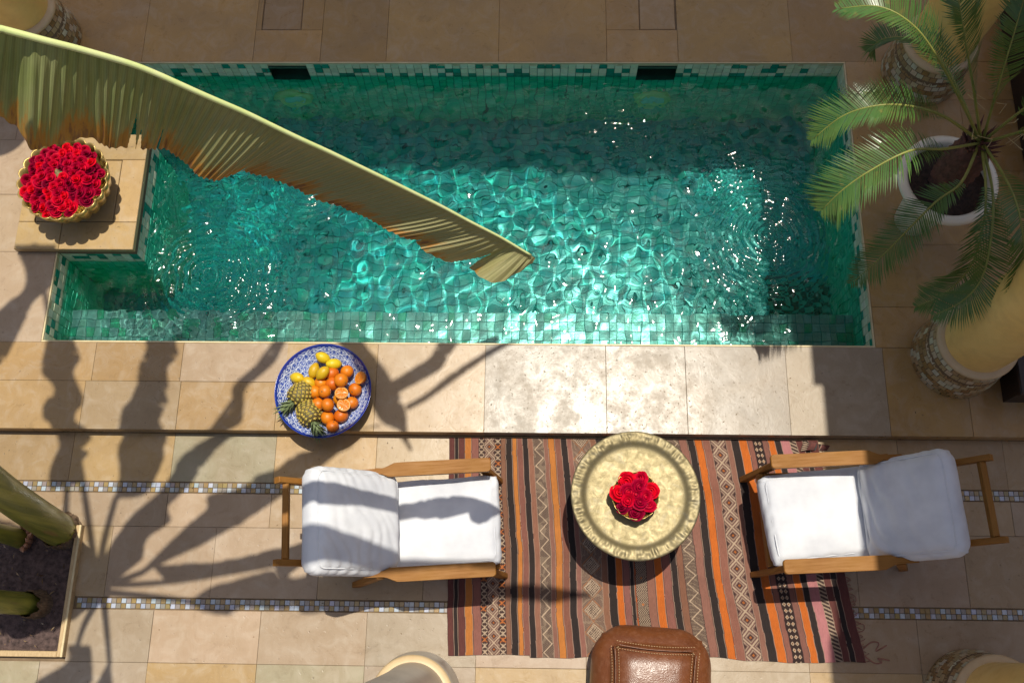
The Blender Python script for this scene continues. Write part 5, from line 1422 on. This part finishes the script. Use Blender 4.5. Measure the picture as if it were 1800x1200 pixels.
chair((-.472, .592, 0.0), math.radians(4.0), "teak lounge chair with white cushions at the rug's left edge", 3, back_len=.61, fold_amp=.006, fold_f=60, shift=.035)
chair((1.505, .652, 0.006), math.radians(183), "teak lounge chair with white cushions half in shade at right", 8, seat_rot=math.radians(4), back_len=.56, fold_amp=.016, fold_f=48)

# ------------------------------------------------------------------ leather pouf
pouf = empty("leather_pouf", (.608, -.215, .010), math.radians(-4)); tag(pouf, "square brown leather pouf with stitched seams at the rug's near edge", "pouf")
def leather_material():
    m, nt, b = new_mat("tan_leather"); o = opos(nt)
    n1 = noise(nt, o, 6, 5, .6, .5); n2 = noise(nt, o, 40, 4)
    c = mix(nt, mapr(nt, n1, .3, .7, 0, 1), (.155, .050, .015), (.10, .031, .011)); c = mix(nt, mapr(nt, n2, .5, .8, 0, .5), c, (.21, .09, .045))
    nt.links.new(c, b.inputs['Base Color']); nt.links.new(mapr(nt, n2, .3, .7, .26, .46), b.inputs['Roughness'])
    vor = N(nt, 'TexVoronoi', {'Vector': o, 'Scale': 160.0}).outputs['Distance']; bump(nt, b, N(nt, 'Math', {0: vor, 1: n1}, operation='ADD').outputs[0], .22, .003); return m
M_LEATHER = leather_material()
def wr_p(V, P):
    h = .004 * fbm(P[:, 0] * 7, P[:, 1] * 7 + P[:, 2] * 5, 4, 3); bul = .13 * np.clip(1 - V[:, 2] ** 2, 0, 1)
    return np.stack([h + bul * P[:, 0], h + bul * P[:, 1], h], 1)
P, f = cushion_geo(.52, .52, .37, .15, n=(48, 48, 26), puff=.03, wr=wr_p)
P[:, 2] += .18; obj("body", make_mesh("body", P, f, M_LEATHER, True), pouf)
st = MB(); sm = MB(); A_ = .192
def topz(x, y):
    return .18 + .18 + .03 * max(0, (1 - (x / .25) ** 2) * (1 - (y / .25) ** 2)) ** .6
for k in range(4):
    M_ = Matrix.Rotation(k * math.pi / 2, 4, 'Z')
    for (off_, mbb, rad) in ((0, sm, .0032),):
        pts = [M_ @ Vector((x, A_ + .018 * (1 - (x / A_) ** 2) * 0 + .012 * (x / A_) ** 2, topz(x, A_) + .003)) for x in np.linspace(-A_ - .012, A_ + .012, 15)]; mbb.tube(pts, rad, 6)
    for row in (-.017, .017):
        for x in np.linspace(-A_, A_, 30):
            y = A_ + row + .012 * (x / A_) ** 2; p = M_ @ Vector((x - .0035, y, topz(x, min(.24, y)) + .004 - (.004 if row > 0 else 0))); q = M_ @ Vector((x + .0035, y, topz(x, min(.24, y)) + .004 - (.004 if row > 0 else 0))); st.tube([p, q], .0013, 4)
sm.build("seam", M_LEATHER, pouf, smooth=True); so = st.build("stitching", simple("thread", (.55, .38, .2), rough=.8), pouf); so["kind"] = "stuff"

# ------------------------------------------------------------------ small litter blown over the paving
lit = MB()
for k in range(120):
    x, y = rng.uniform(-2.4, 2.4), rng.choice((rng.uniform(-.1, 1.1), rng.uniform(1.2, 1.6), rng.uniform(-.1, 1.1)))
    if -.55 < x < 1.85 and y < 1.14 and rng.random() < .9: continue
    z = DECK + .0015 if y > 1.15 else .0015
    s_ = rng.uniform(.002, .0075); a = rng.uniform(0, 6.28); c_, d_ = math.cos(a) * s_, math.sin(a) * s_
    cc = rng.choice(((.05, .03, .015), (.16, .09, .03), (.03, .02, .012), (.20, .13, .06)))
    lit.add([(x - c_, y - d_, z), (x - d_ * .4, y + c_ * .4, z + .0012), (x + c_, y + d_, z + .0006), (x + d_ * .35, y - c_ * .35, z + .0016)], [(0, 3, 2, 1)], cc)
for k in range(70):
    x, y = rng.uniform(-3.2, PL_X - .05), rng.uniform(PL_Y0 + .05, PL_Y1 - .05); z = .030 + rng.uniform(0, .012)
    s_ = rng.uniform(.006, .022); a = rng.uniform(0, 6.28); c_, d_ = math.cos(a) * s_, math.sin(a) * s_
    cc = rng.choice(((.14, .08, .035), (.22, .14, .06), (.07, .04, .02), (.30, .21, .10)))
    lit.add([(x - c_, y - d_, z), (x - d_ * .25, y + c_ * .25, z + .005), (x + c_, y + d_, z + .002), (x + d_ * .22, y - c_ * .22, z + .006)], [(0, 3, 2, 1)], cc)
lo = lit.build("leaf_litter", M_TILE, use_col=True); tag(lo, "tiny dry leaf crumbs scattered over paving and bed", "litter", kind="stuff")
